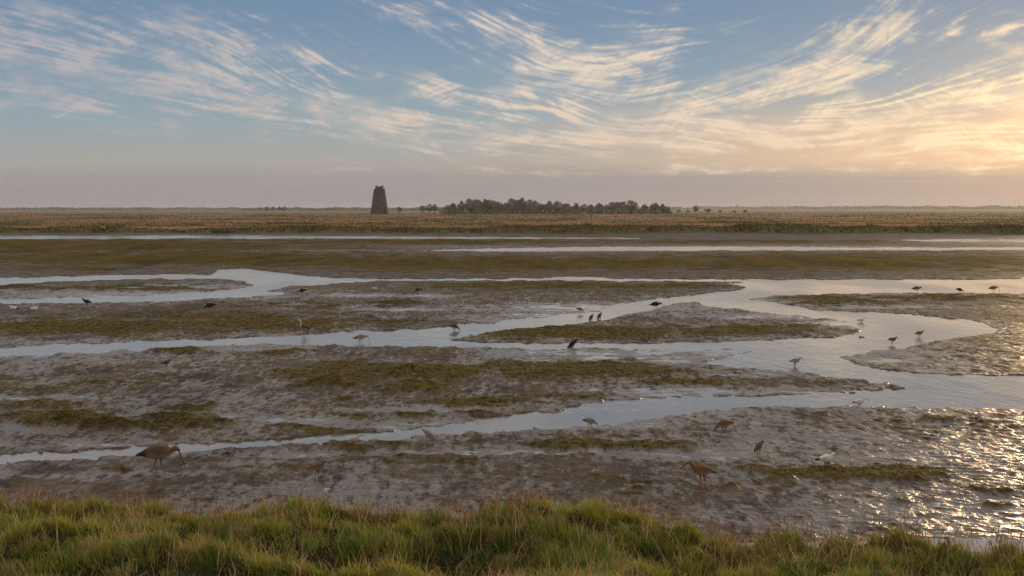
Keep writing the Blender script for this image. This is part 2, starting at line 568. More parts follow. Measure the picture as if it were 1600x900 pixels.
mudc = t.mix(t.rng(nB, .52, .72, 0, .7), mudc, (.034, .027, .025))
filmc = t.mix(t.rng(nB, .35, .62), (.044, .034, .018), (.135, .098, .046))
mudc = t.mix(t.m('MULTIPLY', t.attr('film').outputs['Fac'], t.rng(nC, .3, .6, .35, .95)), mudc, filmc)
algc = t.mix(t.rng(nB, .3, .7), (.060, .046, .010), (.170, .116, .018))
algc = t.mix(t.rng(nA, .45, .7, 0, .55), algc, (.070, .072, .015))
algc = t.mix(t.rng(nE, .50, .62, 0, .8), algc, (.022, .019, .008))
algc = t.mix(t.rng(nC, .50, .68, 0, .6), algc, (.03, .024, .010))
nF = t.noise(t.vscale(pos, (.42, .10, 1)), 1.0, 7, .68)
algc = t.mix(t.rng(nF, .50, .62, 0, .62), algc, (.034, .029, .012))
algc = t.mix(t.rng(nF, .44, .34, 0, .5), algc, (.19, .125, .030))
mudc = t.mix(t.rng(nF, .52, .64, 0, .5), mudc, (.034, .028, .022))
af = t.m('MULTIPLY', a_alg, t.rng(nC, .25, .5, .35, 1.0))
t.put(p.inputs['Base Color'], t.mix(af, mudc, algc))
wmix = t.m('ADD', t.m('ADD', t.m('MULTIPLY', nD, .30), t.m('MULTIPLY', nE, .40)), t.m('ADD', t.m('MULTIPLY', nA, .10), t.m('MULTIPLY', nC, .20)))
thr = t.m('SUBTRACT', wmix, t.m('ADD', .411, t.m('MULTIPLY', a_wet, .120)))
wetf = t.rng(thr, .045, -.045)
ro = t.m('SUBTRACT', .60, t.m('MULTIPLY', wetf, .31))
ro = t.m('ADD', ro, t.m('MULTIPLY', af, 0.25), clamp=True)
t.put(p.inputs['Roughness'], ro)
sp = t.m('ADD', .03, t.m('MULTIPLY', wetf, .52))
t.put(p.inputs['Specular IOR Level'], t.m('MULTIPLY', sp, t.m('SUBTRACT', 1.0, t.m('MULTIPLY', af, .85))))
hb = t.m('ADD', t.m('ADD', t.m('MULTIPLY', nB, 0.6), t.m('MULTIPLY', nC, 0.25)), t.m('MULTIPLY', nE, .8))
t.put(p.inputs['Normal'], t.bump(hb, 0.50, 0.06))
mud = link('mudflat', grid_mesh('mudflat', P, m_mud, {'weed': alg, 'wet': np.clip(lowlying + .18 * near1 + .32 * wet + .28 * sstep(c3, .05, .5) * (1 - alg), 0, 1.3), 'film': film}))
tag(mud, 'wet grey-brown tidal mud with ochre weed between the creeks', None, None, 'structure')

# strands of weed lying over the weedy mud
m_weed, t, p = mat('weed_strands', 0.55, 0.3)
t.put(p.inputs['Base Color'], t.attr('tint').outputs['Color'])
NW = 60000
pr = (alg * (1 - cc) * sstep(PY, 395, 470)).ravel() ** 2.2
pr[(PY.ravel() > 850)] = 0
pr /= pr.sum()
wi = rng.choice(len(pr), NW, p=pr)
wx_, wy_, wz_ = MX.ravel()[wi], MY.ravel()[wi], H.ravel()[wi]
wx_ = wx_ + rng.normal(0, .02, NW) * wy_ / 14
sc_ = np.clip(wy_ / 16, .8, 3.0)
wl = rng.uniform(.015, .055, NW) * sc_
ww_ = rng.uniform(.0015, .0045, NW) * sc_
waz = rng.normal(0, .9, NW) + rng.integers(0, 2, NW) * math.pi
dv = np.stack([np.cos(waz), np.sin(waz), 0 * waz], -1)
sv = np.stack([-np.sin(waz), np.cos(waz), 0 * waz], -1)
c0 = np.stack([wx_, wy_, wz_ + .002], -1)
upv = np.array([0, 0, 1.0])
hh_ = rng.uniform(.001, .009, NW)[:, None] * np.sqrt(sc_)[:, None]
QW = np.stack([c0 - dv * wl[:, None] * .5 - sv * ww_[:, None], c0 - dv * wl[:, None] * .4 + sv * ww_[:, None] + upv * hh_ * .5,
               c0 + dv * wl[:, None] * .5 + sv * ww_[:, None] * .5 + upv * hh_, c0 + dv * wl[:, None] * .45 - sv * ww_[:, None] + upv * hh_ * .7], 1)
wt3 = np.array([[.175, .118, .020]]) * rng.uniform(.3, 1.4, (NW, 1))
gsel = rng.uniform(0, 1, NW) < sstep(fbm(wx_ / 2.2, wy_ / 2.6, 3, 601), 0, .45) * .5
wt3[gsel] = np.array([.080, .098, .018]) * rng.uniform(.4, 1.5, (int(gsel.sum()), 1))
o = link('weed', quads_mesh('weed', QW, m_weed, {'tint': np.repeat(wt3, 4, 0)}))
tag(o, 'ochre and green weed strands lying on the mud banks', 'weed', None, 'stuff')

# water: one level sheet, the mud rises through it
m_wat, t, p = mat('creek_water', 0.045, 0.5)
pos = t.node('ShaderNodeNewGeometry').outputs['Position']
t.put(p.inputs['Base Color'], (.200, .178, .155))
p.inputs['IOR'].default_value = 2.3
wv = t.noise(t.vscale(pos, (1.6, 1.0, 1)), 1.0, 4, .6, .4)
wv2 = t.noise(t.vscale(pos, (9, 5, 1)), 1.0, 3, .6)
patch = t.noise(t.vscale(pos, (.35, .12, 1)), 1.0, 3, .5)
t.put(p.inputs['Roughness'], t.rng(patch, .38, .66, .07, .20))
t.put(p.inputs['Normal'], t.bump(t.m('ADD', wv, t.m('MULTIPLY', wv2, .25)), 0.16, 0.10))
me = bpy.data.meshes.new('water')
me.from_pydata([(-150, 9.2, 0), (150, 9.2, 0), (150, 136, 0), (-150, 136, 0)], [], [(0, 1, 2, 3)])
me.materials.append(m_wat)
tag(link('water', me), 'shallow creek water mirroring the evening sky', None, None, 'structure')


# ------------------------------------------------------------------ cirrus: one thin sheet high over the land
BLOBS = [  # angle: degrees the streak falls to the right, in the photo
    (150, 85, 360, 62, 14, .80), (40, 30, 130, 36, 10, .5), (345, 62, 130, 24, 22, .85), (640, 210, 200, 9, 4, .6),
    (60, 160, 140, 12, 8, .5), (330, 150, 300, 20, 11, .80), (620, 185, 240, 20, 9, .75), (150, 190, 160, 8, 8, .4),
    (470, 85, 120, 14, 36, .6), (640, 125, 130, 18, 20, .6), (610, 20, 90, 22, 20, .6), (830, 85, 170, 52, 22, .92),
    (790, 160, 150, 22, 10, .6), (900, 175, 80, 18, 25, .6), (1000, 85, 120, 30, -14, .80),
    (1080, 150, 130, 36, -12, .75), (1130, 205, 150, 16, 6, .55), (1350, 70, 130, 48, -38, .98),
    (1250, 120, 190, 22, -16, .70), (1400, 175, 240, 30, -6, .72), (1570, 135, 105, 46, -8, 1.0),
    (1330, 218, 330, 26, 0, .66), (1570, 225, 190, 34, 0, .85), (860, 217, 240, 11, 4, .6), (700, 232, 260, 8, 2, .4),
    (1480, 40, 45, 5, -26, .9), (1570, 45, 50, 5, -14, .9), (1040, 22, 90, 12, -10, .4), (1340, 152, 16, 9, -50, .7), (1505, 213, 20, 5, 20, .7), (1040, 248, 16, 6, 20, .6),
    (930, 265, 500, 4, 0, .4), (1230, 262, 420, 6, -1, .55), (1700, 60, 160, 60, -15, .7), (-120, 110, 200, 60, 14, .7)]
FLOW = [(0, 60, 15), (200, 120, 12), (350, 60, 26), (450, 90, 36), (640, 180, 10), (650, 120, 18), (700, 60, 30), (830, 90, 30), (800, 190, 12),
        (900, 170, 22), (1000, 90, -15), (1050, 160, -14), (1150, 130, -20), (1250, 110, -18), (1350, 60, -40), (1400, 20, -42), (1300, 200, -6),
        (1480, 45, -28), (1570, 50, -15), (1550, 140, -10), (1560, 220, -3), (900, 215, 4), (1130, 205, 8), (300, 180, 8), (0, 160, 7), (900, 20, 16),
        (1000, 270, 0), (600, 15, 24), (760, 30, 26), (500, 250, 2), (1500, 265, 0), (880, 120, 10), (950, 60, -4)]
kx_ = np.arange(-260, 1861, 1.5)
ky_ = np.arange(-70, 287, 1.2)
KX, KY = np.meshgrid(kx_, ky_)
fa, fw = 0, 0
for (x, y, a) in FLOW:
    w_ = 1.0 / (((KX - x) / 1.0) ** 2 + ((KY - y) * 2.0) ** 2 + 900) ** 1.6
    fa = fa + w_ * a
    fw = fw + w_
FA = np.radians(fa / fw + 10 * fbm(KX / 170, KY / 80, 3, 501))
# the same field over again, a little finer, for the hooks and crossed fibres
FB = FA + np.radians(34 * fbm(KX / 85, KY / 36, 3, 511))


def trail(field, ang, steps, h, decay, both=0.35):
    """smear a field down the wind: long soft tails one way, short ones the other"""
    acc = field.copy()
    tot_ = 1.0
    for sg, lim in ((1, steps), (-1, int(steps * both))):
        X, Y = KX.copy(), KY.copy()
        for i in range(lim):
            a_ = samp(kx_, ky_, ang, X, Y)
            X = X + sg * h * np.cos(a_)
            Y = Y + sg * h * np.sin(a_)
            wgt = math.exp(-i / (decay * (1 if sg > 0 else both)))
            acc += wgt * samp(kx_, ky_, field, X, Y)
            tot_ += wgt
    return acc / tot_


BX0 = KX + 34 * fbm(KX / 90, KY / 40, 4, 521)
BY0 = KY + 15 * fbm(KX / 90, KY / 40, 4, 531)
cov = np.zeros(KX.shape)
for (x, y, rx, ry, a, wgt) in BLOBS:
    ca, sa = math.cos(R(a)), math.sin(R(a))
    ex, ey = (BX0 - x), (BY0 - y)
    d2 = ((ex * ca + ey * sa) / (rx * 1.12)) ** 2 + ((-ex * sa + ey * ca) / (ry * 1.25)) ** 2
    cov = cov + wgt * np.exp(-d2 * 1.25)
cov = 1 - np.exp(-1.25 * cov)
wn = np.random.default_rng(3)
fib = []
for (cell, steps, h, dec, ang) in ((1.1, 22, 2.2, 11, FA), (2.6, 18, 3.0, 9, FB), (7.0, 10, 5.0, 5, FA)):
    q = wn.normal(0, 1, KX.shape)
    if cell > 1:
        q = blur(q, cell, cell * .7)
    q = trail(q, ang, steps, h, dec, 1.0)
    fib.append(q / q.std())
qx_ = wn.normal(0, 1, KX.shape)
qx_ = trail(blur(qx_, 1.4, 1.0), FA + np.radians(38 * np.sign(fbm(KX / 120, KY / 60, 2, 581)) + 20 * fbm(KX / 50, KY / 25, 3, 583)), 12, 2.4, 6, 1.0)
fib.append(qx_ / qx_.std())
puff = fbm(KX / 80, KY / 32, 7, 541, .64) * 2.6
edge_c = np.clip(cov * 1.60 - .56 + .46 * puff, 0, None)
tex_ = .62 * fib[0] + .58 * fib[1] + .42 * fib[2] + .42 * fib[3]
vary = np.clip(.75 + 1.5 * fbm(KX / 110, KY / 50, 3, 551), .1, 1.7)
fine = fbm(KX / 13, KY / 7, 4, 561, .6)
body_ = sstep(edge_c + (.26 * tex_ * vary + .22 * fine) * (.35 + cov), -.02, 1.22)
body_ = .66 * body_ + .34 * trail(body_, FA, 22, 2.8, 9)
den = body_ * (1 + .22 * tex_ * .6)
den = np.clip(den * np.clip(.92 + .5 * fbm(KX / 150, KY / 60, 3, 571), .5, 1.15), 0, 1) * sstep(KY, 286, 268) * sstep(KY, -68, -20) * sstep(KX, -258, -180) * sstep(KX, 1858, 1780)
c_alt = 420.0
rx_, ry_, rz_ = ray(KX, KY)
kk2 = c_alt / rz_
m_cir = bpy.data.materials.new('cirrus')
m_cir.use_nodes = True
m_cir.node_tree.nodes.clear()
t = T(m_cir.node_tree)
pos = t.node('ShaderNodeNewGeometry').outputs['Position']
cx_, cy_, cz_ = t.sep(pos)
CGX = t.m('DIVIDE', cx_, cy_)
CGZ = t.m('DIVIDE', c_alt, cy_)
qx = t.m('SUBTRACT', CGX, sxp)
qz = t.m('MULTIPLY', t.m('SUBTRACT', CGZ, szp), 1.9)
qr = t.m('SQRT', t.m('ADD', t.m('MULTIPLY', qx, qx), t.m('MULTIPLY', qz, qz)))
gl = t.m('EXPONENT', t.m('DIVIDE', qr, -0.28))
cc_ = t.mix(t.rng(CGX, -.42, .12), (.440, .425, .460), (.73, .625, .555))
cc_ = t.mix(t.rng(CGZ, .12, .045, 0, .6), cc_, (.64, .48, .40))
cc_ = t.mix(t.m('MULTIPLY', gl, 1.45, clamp=True), cc_, (1.12, .85, .53))
cc_ = t.mix(t.m('EXPONENT', t.m('DIVIDE', qr, -0.05)), cc_, (1.0, .60, .26), 'ADD')
em = t.node('ShaderNodeEmission')
t.put(em.inputs['Color'], cc_)
tp_ = t.node('ShaderNodeBsdfTransparent')
mx = t.node('ShaderNodeMixShader')
t.put(mx.inputs[0], t.m('MULTIPLY', t.attr('cover').outputs['Fac'], .88))
t.t.links.new(tp_.outputs[0], mx.inputs[1])
t.t.links.new(em.outputs[0], mx.inputs[2])
ou = t.node('ShaderNodeOutputMaterial')
t.t.links.new(mx.outputs[0], ou.inputs['Surface'])
cir = link('cirrus_clouds', grid_mesh('cirrus_clouds', np.stack([rx_ * kk2, ry_ * kk2, CAM_H + 0 * kk2 + c_alt], -1), m_cir, {'cover': den}))
tag(cir, 'feathery cirrus streaks lit from the low sun on the right', None, None, 'stuff')

# ------------------------------------------------------------------ salt marsh and land to the horizon
MZ = 0.46
mx_px = np.arange(-420, 2021, 2.6)
rows = np.concatenate([np.linspace(-2.5, 6, 46), np.geomspace(6.3, 5300 - 122, 290)])
A_, S_ = np.meshgrid(mx_px, rows)
edge_d = 138 + 9.0 * fbm(mx_px / 170, mx_px * 0 + .3, 5, 201, .6)[None, :] - 3.0 * sstep(np.abs(mx_px - 360), 90, 20)[None, :] + 2.5 * sstep(mx_px, 1200, 300)[None, :]
YY = edge_d * np.clip(1 - S_ / 400, 0, 1) + 138 * np.clip(S_ / 400, 0, 1) + S_
XX = (A_ - 800) / F * YY
rough_ = fbm(XX / 1.6, YY / 2.2, 4, 211)
lump = fbm(XX / 7, YY / 9, 3, 221)
fade = sstep(YY, 900, 300)
ht = MZ + 0.16 * rough_ * fade + 0.18 * lump * fade
prof = sstep(S_ + 0.8 * fbm(XX / 2.5, YY / 2, 3, 231), -1.6, 2.2)
top_bulge = 0.60 * np.exp(-((S_ - 3.6) / 2.8) ** 2) * np.clip(0.42 + 2.2 * fbm(XX / 22, YY * 0, 4, 233), 0, 1.8)
ZZ = -0.25 + (ht + top_bulge + 0.25) * prof
# creeks that cross the marsh, seen as dark lines
creek_dark = XX * 0
CREEK = [(150, 5, -600, -20), (176, 6, 20, 90), (232, 8, -160, 20), (250, 8, 30, 140), (330, 12, -60, 160), (205, 5, -20, 40), (290, 8, -140, -30), (152, 5, -20, 12)]
for (yc, wd, xa, xb) in CREEK:
    yl = yc + 5 * fbm(XX / 30, YY * 0 + yc, 3, 241)
    g_ = np.exp(-((YY - yl) / wd) ** 2) * sstep(XX, xa, xa + 15) * sstep(XX, xb, xb - 15)
    creek_dark = np.maximum(creek_dark, g_)
    ZZ = ZZ - 0.75 * g_ + 0.10 * np.exp(-((YY - yl - wd * 1.6) / wd) ** 2)
mill_x, mill_y = (593.5 - 800) / F * 504.0, 504.0
ZZ = ZZ + 0.55 * np.exp(-(((XX - mill_x) / 13) ** 2 + ((YY - mill_y) / 12) ** 2))
ZZ = ZZ + 9 * sstep(YY, 2600, 4600) * sstep(XX / YY, 0.05, 0.35) + 2.0 * sstep(YY, 3000, 5000)
lipw = 7 + 9 * fbm(XX / 16, YY * 0 + 4, 4, 257)
green = sstep(S_, lipw + 2.5, lipw - 2.5) * 0.95
band = fbm(XX / 34, np.log(YY) * 10, 4, 251) + 0.55 * fbm(XX / 9, np.log(YY) * 17, 3, 252)
green = np.maximum(green, sstep(band, -0.12, 0.18) * 0.9)
green = np.maximum(green, np.exp(-(((XX - mill_x) / 22) ** 2 + ((YY - mill_y) / 14) ** 2)))
m_marsh, t, p = mat('marsh_grass', 0.85, 0.15)
pos = t.node('ShaderNodeNewGeometry').outputs['Position']
ag = t.attr('green').outputs['Fac']
n1_ = t.noise(t.vscale(pos, (.06, .035, .5)), 1.0, 6, .62)
n2_ = t.noise(t.vscale(pos, (.8, .4, 2)), 1.0, 5, .65)
straw = t.mix(t.rng(n1_, .35, .65), (.20, .125, .062), (.29, .195, .095))
straw = t.mix(t.rng(n2_, .48, .72, 0, .6), straw, (.14, .095, .05))
grn = t.mix(t.rng(n2_, .35, .65), (.045, .055, .018), (.12, .115, .035))
t.put(p.inputs['Base Color'], t.mix(t.m('MULTIPLY', ag, t.rng(n1_, .25, .6, .6, 1)), straw, grn))
t.put(p.inputs['Normal'], t.bump(n2_, 0.8, 0.5))
marsh = link('salt_marsh', grid_mesh('salt_marsh', np.stack([XX, YY, ZZ], -1), m_marsh, {'green': green}))
tag(marsh, 'flat straw-brown salt marsh with green bands reaching to the horizon', None, None, 'structure')


def marsh_z(x, y):
    d2 = (XX - x) ** 2 + (YY - y) ** 2
    return float(ZZ.ravel()[int(np.argmin(d2))])


# one sheet under everything, reaching the horizon
m_gr = simple_mat('bare_ground', (.09, .07, .05), .8, .2, .3, .2)
me = bpy.data.meshes.new('ground')
me.from_pydata([(-5600, -300, -.6), (5600, -300, -.6), (5600, 5600, -.6), (-5600, 5600, -.6)], [], [(0, 1, 2, 3)])
me.materials.append(m_gr)
tag(link('ground', me), 'bare ground under marsh and mud', None, None, 'structure')

# ------------------------------------------------------------------ haze
hz = bpy.data.materials.new('haze')
hz.use_nodes = True
hz.node_tree.nodes.clear()
hn = T(hz.node_tree)
pv = hn.node('ShaderNodeVolumePrincipled')
pv.inputs['Color'].default_value = (.88, .90, .96, 1)
pv.inputs['Density'].default_value = 0.00016
pv.inputs['Anisotropy'].default_value = 0.25
ho = hn.node('ShaderNodeOutputMaterial')
hz.node_tree.links.new(pv.outputs[0], ho.inputs['Volume'])
me = bpy.data.meshes.new('haze')
bm = bmesh.new()
bmesh.ops.create_cube(bm, size=1)
for v in bm.verts:
    v.co = (v.co.x * 11800, 2650 + v.co.y * 6300, 9.2 + v.co.z * 21.8)
bm.to_mesh(me)
me.materials.append(hz)
tag(link('haze', me), 'thin evening haze over the marsh', None, None, 'stuff')

# ------------------------------------------------------------------ grass of the salt marsh
m_tuft, t, p = mat('marsh_tufts', 0.8, 0.1)
cat_ = t.attr('tint').outputs['Color']
tr = t.node('ShaderNodeBsdfTranslucent')
mx = t.node('ShaderNodeMixShader')
t.put(p.inputs['Base Color'], cat_)
t.put(tr.inputs['Color'], cat_)
mx.inputs[0].default_value = 0.45
out = t.t.nodes['Material Output']
t.t.links.new(p.outputs[0], mx.inputs[1])
t.t.links.new(tr.outputs[0], mx.inputs[2])
t.t.links.new(mx.outputs[0], out.inputs['Surface'])
N = 110000
col_i = rng.integers(4, XX.shape[1] - 4, N)
# rows picked evenly on screen: more where the marsh is near
row_w = np.interp(np.arange(len(rows)), np.arange(len(rows)), 1.0 / np.maximum(130 + rows, 130)) * np.gradient(rows) / (130 + rows)
row_w[rows > 700] = 0
row_w[rows < .4] = 0
row_w[:46] *= 3.0
row_w /= row_w.sum()
row_i = rng.choice(len(rows), N, p=row_w)
bx = XX[row_i, col_i] + rng.normal(0, .25, N)
by = YY[row_i, col_i] + rng.normal(0, .4, N)
bz = ZZ[row_i, col_i] - 0.03
gr = green[row_i, col_i]
hgt = rng.uniform(.05, .17, N) * (1 + .5 * gr) * (1 + 1.0 * sstep(fbm(bx / 4, by / 4, 3, 261), .1, .5)) * (1 - .7 * creek_dark[row_i, col_i])
hgt = hgt * (1 + .10 * sstep(S_[row_i, col_i] - lipw[row_i, col_i], 2.5, -2.0) * (.6 + .8 * sstep(fbm(bx / 2.5, by / 2.5, 3, 263), -.2, .4)))
wid = rng.uniform(.06, .20, N) * np.clip(by / 150, 1, 4)
az = rng.uniform(0, math.pi, N)
dxy = np.stack([np.cos(az), np.sin(az) * .6, az * 0], -1) * wid[:, None]
b0 = np.stack([bx, by, bz], -1)
lean = np.stack([rng.normal(-.05, .10, N), rng.normal(0, .08, N), hgt], -1)
Q = np.stack([b0 - dxy, b0 + dxy, b0 + lean + dxy * .35, b0 + lean * 1.05 - dxy * .3], 1)
straw_ = np.array([.310, .172, .084])
grn_ = np.array([.080, .074, .026])
lip = sstep(S_[row_i, col_i] - lipw[row_i, col_i], 2.5, -2.0)[:, None]
grn_ = grn_[None] * (1 - lip) + np.array([[.105, .086, .038]]) * lip
tint = straw_[None] * (1 - gr[:, None]) + grn_ * gr[:, None]
tint = tint * (1 - .8 * creek_dark[row_i, col_i][:, None]) * rng.uniform(.75, 1.15, (N, 1)) * (1 + .12 * rng.normal(0, 1, (N, 3)))
tint = np.clip(tint, .01, .8)
o = link('marsh_grass', quads_mesh('marsh_grass', Q, m_tuft, {'tint': np.repeat(tint, 4, 0)}))
tag(o, 'straw and green grass covering the salt marsh', 'grass', None, 'stuff')

# ------------------------------------------------------------------ grassy bank at the camera's feet
CRX = [-900, -300, 0, 60, 200, 300, 380, 460, 540, 620, 700, 780, 850, 900, 950, 1020, 1080, 1150, 1200, 1300, 1400, 1500, 1600, 1900, 2500]
CRY = [818, 818, 812, 808, 814, 824, 818, 814, 818, 828, 824, 816, 824, 836, 842, 838, 854, 868, 880, 884, 888, 890, 890, 896, 896]
bx_ = np.arange(-7.5, 7.6, 0.035)
by_ = np.arange(1.2, 11.0, 0.035)
BX, BY = np.meshgrid(bx_, by_)
col_px = 800 + F * BX / np.maximum(BY, 3.0)
yc = np.interp(col_px, CRX, CRY) + 5 * fbm(col_px / 60, BY * 0, 2, 301)
dc = (CAM_H - 0.72) * F / (yc - 327)
front_ = np.clip(dc - BY, 0, None)
BZ = 0.72 + 0.02 * front_ + 0.20 * np.clip(front_ - 2.0, 0, None)
BZ = np.where(BY > dc, 0.72 - 0.95 * np.maximum(BY - dc - .10, 0) ** 1.15, BZ)
hum = fbm(BX / 0.9, BY / 0.7, 3, 311)
BZ = BZ + (0.17 * hum + 0.12 * np.abs(fbm(BX / .35, BY / .3, 2, 321))) * sstep(BY, dc + .5, dc - .1) 


def mound(px, py, d, rx, ry, h):
    global BZ
    x = (px - 800) / F * d
    BZ = BZ + h * np.exp(-(((BX - x) / rx) ** 2 + ((BY - d) / ry) ** 2))


mound(150, 850, 6.75, .60, .40, .26)
mound(20, 860, 6.9, .35, .35, .10)
mound(330, 880, 6.4, .6, .25, .12)
mound(620, 895, 6.3, .8, .22, .06)
mound(450, 862, 7.15, 1.0, .34, -.26)
mound(740, 872, 7.0, .8, .32, -.24)
mound(1080, 880, 6.9, .5, .25, -.12)
mound(950, 810, 7.8, .5, .3, .08)
mound(460, 790, 8.2, .5, .3, .03)
mound(1240, 860, 7.2, .2, .2, .10)
mound(1370, 860, 7.2, .3, .2, .06)
BZ = np.maximum(BZ, -0.35)
m_bank, t, p = mat('bank_earth', 0.95, 0.1)
co = t.node('ShaderNodeNewGeometry').outputs['Position']
t.put(p.inputs['Base Color'], t.mix(t.rng(t.noise(co, 8, 5, .6), .35, .65), (.020, .018, .009), (.042, .036, .016)))
bank_o = link('grass_bank', grid_mesh('grass_bank', np.stack([BX, BY, BZ], -1), m_bank))
tag(bank_o, 'low earth bank under the grass at the edge of the flat', None, None, 'structure')


def bank_z(x, y):
    x = np.asarray(x)
    y = np.asarray(y)
    ix = np.clip(np.round((x - bx_[0]) / .035).astype(int), 0, len(bx_) - 1)
    iy = np.clip(np.round((y - by_[0]) / .035).astype(int), 0, len(by_) - 1)
    return BZ[iy, ix]


m_gra, t, p = mat('grass_blades', 0.55, 0.25)
gcol = t.attr('tint').outputs['Color']
tr = t.node('ShaderNodeBsdfTranslucent')
mx = t.node('ShaderNodeMixShader')
t.put(p.inputs['Base Color'], gcol)
t.put(tr.inputs['Color'], t.mix(1.0, gcol, (1.25, 1.15, .55), 'MULTIPLY'))
mx.inputs[0].default_value = 0.30
out = t.t.nodes['Material Output']
t.t.links.new(p.outputs[0], mx.inputs[1])
t.t.links.new(tr.outputs[0], mx.inputs[2])
t.t.links.new(mx.outputs[0], out.inputs['Surface'])


def blades(x, y, z, L, wd, az, bend, tint, tipc):
    """curved tapering blades as one big array: 7 vertices each"""
    n = len(x)
    d = np.stack([np.cos(az), np.sin(az), az * 0], -1)
    s_ = np.stack([-np.sin(az), np.cos(az), az * 0], -1)
    tw = rng.uniform(-.9, .9, n)
    s_ = s_ * np.cos(tw)[:, None] + d * np.sin(tw)[:, None]
    up = np.array([0, 0, 1.0])
    b = np.stack([x, y, z], -1)
    ang = bend[:, None]
    pts, cols = [], []
    p0 = b
    a = ang * .15
    seg = (L / 3)[:, None]
    for k in range(4):
        ww = wd[:, None] * (1.0, .85, .55, 0)[k]
        if k < 3:
            pts += [p0 - s_ * ww, p0 + s_ * ww]
            cols += [tint * (1 - .3 * k) + tipc * (.3 * k)] * 2
        else:
            pts += [p0]
            cols += [tipc]
        a = ang * (.25, .65, 1.1, 1.4)[k]
        p0 = p0 + seg * (up * np.cos(a) + d * np.sin(a))
    V = np.stack(pts, 1)
    Cc = np.stack(cols, 1)
    return V, Cc


def blade_mesh(name, Vs, Cs, m):
    V = np.concatenate(Vs)
    Cc = np.concatenate(Cs)
    n = len(V)
    base = np.arange(n)[:, None] * 7
    lp = np.concatenate([base + np.array([[0, 1, 3, 2, 2, 3, 5, 4, 4, 5, 6]])], 0).ravel()
    st = (np.arange(n)[:, None] * 11 + np.array([[0, 4, 8]])).ravel()
    to = np.tile([4, 4, 3], n)
    return raw_mesh(name, V.reshape(-1, 3), lp, st, to, m, True, {'tint': Cc.reshape(-1, 3)})


N = 330000
gx = rng.uniform(-4.6, 4.6, N * 2)
gy = rng.uniform(5.2, 10.0, N * 2)
cpx = 800 + F * gx / gy
keep = (np.abs(cpx - 800) < 1000) & (gy < np.interp(cpx, CRX, CRY) * 0 + (CAM_H - .72) * F / (np.interp(cpx, CRX, CRY) - 327) + .75)
gx, gy = gx[keep][:N], gy[keep][:N]
n = len(gx)
gz = bank_z(gx, gy)
t1 = fbm(gx / 1.1, gy / .7, 3, 401)
t2 = fbm(gx / .35, gy / .3, 3, 411)
t3 = fbm(gx / .16, gy / .14, 2, 421)
dens_k = sstep(t2 + .5 * t3, -.55, .1) * .75 + .25
k_ = rng.uniform(0, 1, n) < dens_k
wc = .21
best_ = np.full(n, 9.0)
for di in (-1, 0, 1):
    for dj in (-1, 0, 1):
        ii, jj = np.floor(gx / wc).astype(np.int64) + di, np.floor(gy / wc).astype(np.int64) + dj
        best_ = np.minimum(best_, np.hypot((ii + hash2(ii, jj, 71) / 4294967296.0) * wc - gx, (jj + hash2(ii, jj, 72) / 4294967296.0) * wc - gy))
k_ &= (best_ / wc < .52) | (rng.uniform(0, 1, n) < .22)
gx, gy, gz, t1, t2, t3 = [a[k_] for a in (gx, gy, gz, t1, t2, t3)]
n = len(gx)
greenA = np.array([.065, .125, .020])
greenB = np.array([.165, .230, .026])
olive = np.array([.190, .160, .032])
dry = np.array([.270, .185, .085])
red = np.array([.200, .105, .060])
u = rng.uniform(0, 1, n)
f1 = sstep(t1, -.25, .3)[:, None]
tint = greenA * (1 - f1) + greenB * f1
fo = (sstep(t2, .0, .45) * .7)[:, None]
tint = tint * (1 - fo) + olive * fo
isdry = (u < .15 + .30 * sstep(t1 - t2 * .5, .15, .5))
tint[isdry] = dry
tint = np.clip(tint * rng.uniform(.65, 1.3, (n, 1)) * (1 + .08 * rng.normal(0, 1, (n, 3))), .008, .6)
tip = tint * .8 + np.array([.25, .24, .06]) * .2
# blades arch outwards from tuft centres, so the sward breaks into separate tussocks
cell = .21
best = np.full(n, 9.0)
tcx, tcy, th_ = np.zeros(n), np.zeros(n), np.zeros(n)
ci, cj = np.floor(gx / cell).astype(np.int64), np.floor(gy / cell).astype(np.int64)
for di in (-1, 0, 1):
    for dj in (-1, 0, 1):
        hx = hash2(ci + di, cj + dj, 71) / 4294967296.0
        hy = hash2(ci + di, cj + dj, 72) / 4294967296.0
        ax = (ci + di + hx) * cell - gx
        ay = (cj + dj + hy) * cell - gy
        d_ = np.hypot(ax, ay)
        m_ = d_ < best
        best = np.where(m_, d_, best)
        tcx, tcy = np.where(m_, -ax, tcx), np.where(m_, -ay, tcy)
        th_ = np.where(m_, hash2(ci + di, cj + dj, 73) / 4294967296.0, th_)
rel = best / cell
wind = math.pi * .95 + 3.0 * fbm(gx / .8, gy / .6, 2, 431)
vx = tcx / np.maximum(best, .01) * np.clip(rel * 1.6, .1, 1) + .55 * np.cos(wind)
vy = tcy / np.maximum(best, .01) * np.clip(rel * 1.6, .1, 1) + .55 * np.sin(wind)
az = np.arctan2(vy, vx) + rng.normal(0, .55, n)
L = rng.uniform(.040, .090, n) * (1.45 - .75 * np.clip(rel, 0, 1)) * (.65 + .75 * th_)
bend = np.clip(.35 + 1.25 * rel + rng.normal(0, .3, n), .1, 2.1)
tk = ((th_ * 7.13) % 1.0)[:, None]
lime = np.array([.235, .240, .034])
strawc = np.array([.300, .225, .105])
tint = np.where(tk < .30, tint * .35 + lime * .65 * rng.uniform(.7, 1.2, (n, 1)), tint)
tint = np.where(tk > .82, tint * .45 + strawc * .55 * rng.uniform(.6, 1.2, (n, 1)), tint)
tint = tint * 1.45
tip = tint * .8 + np.array([.27, .25, .07]) * .2
V1, C1 = blades(gx, gy, gz - .01, L, rng.uniform(.0020, .0042, n), az, bend, tint, tip)
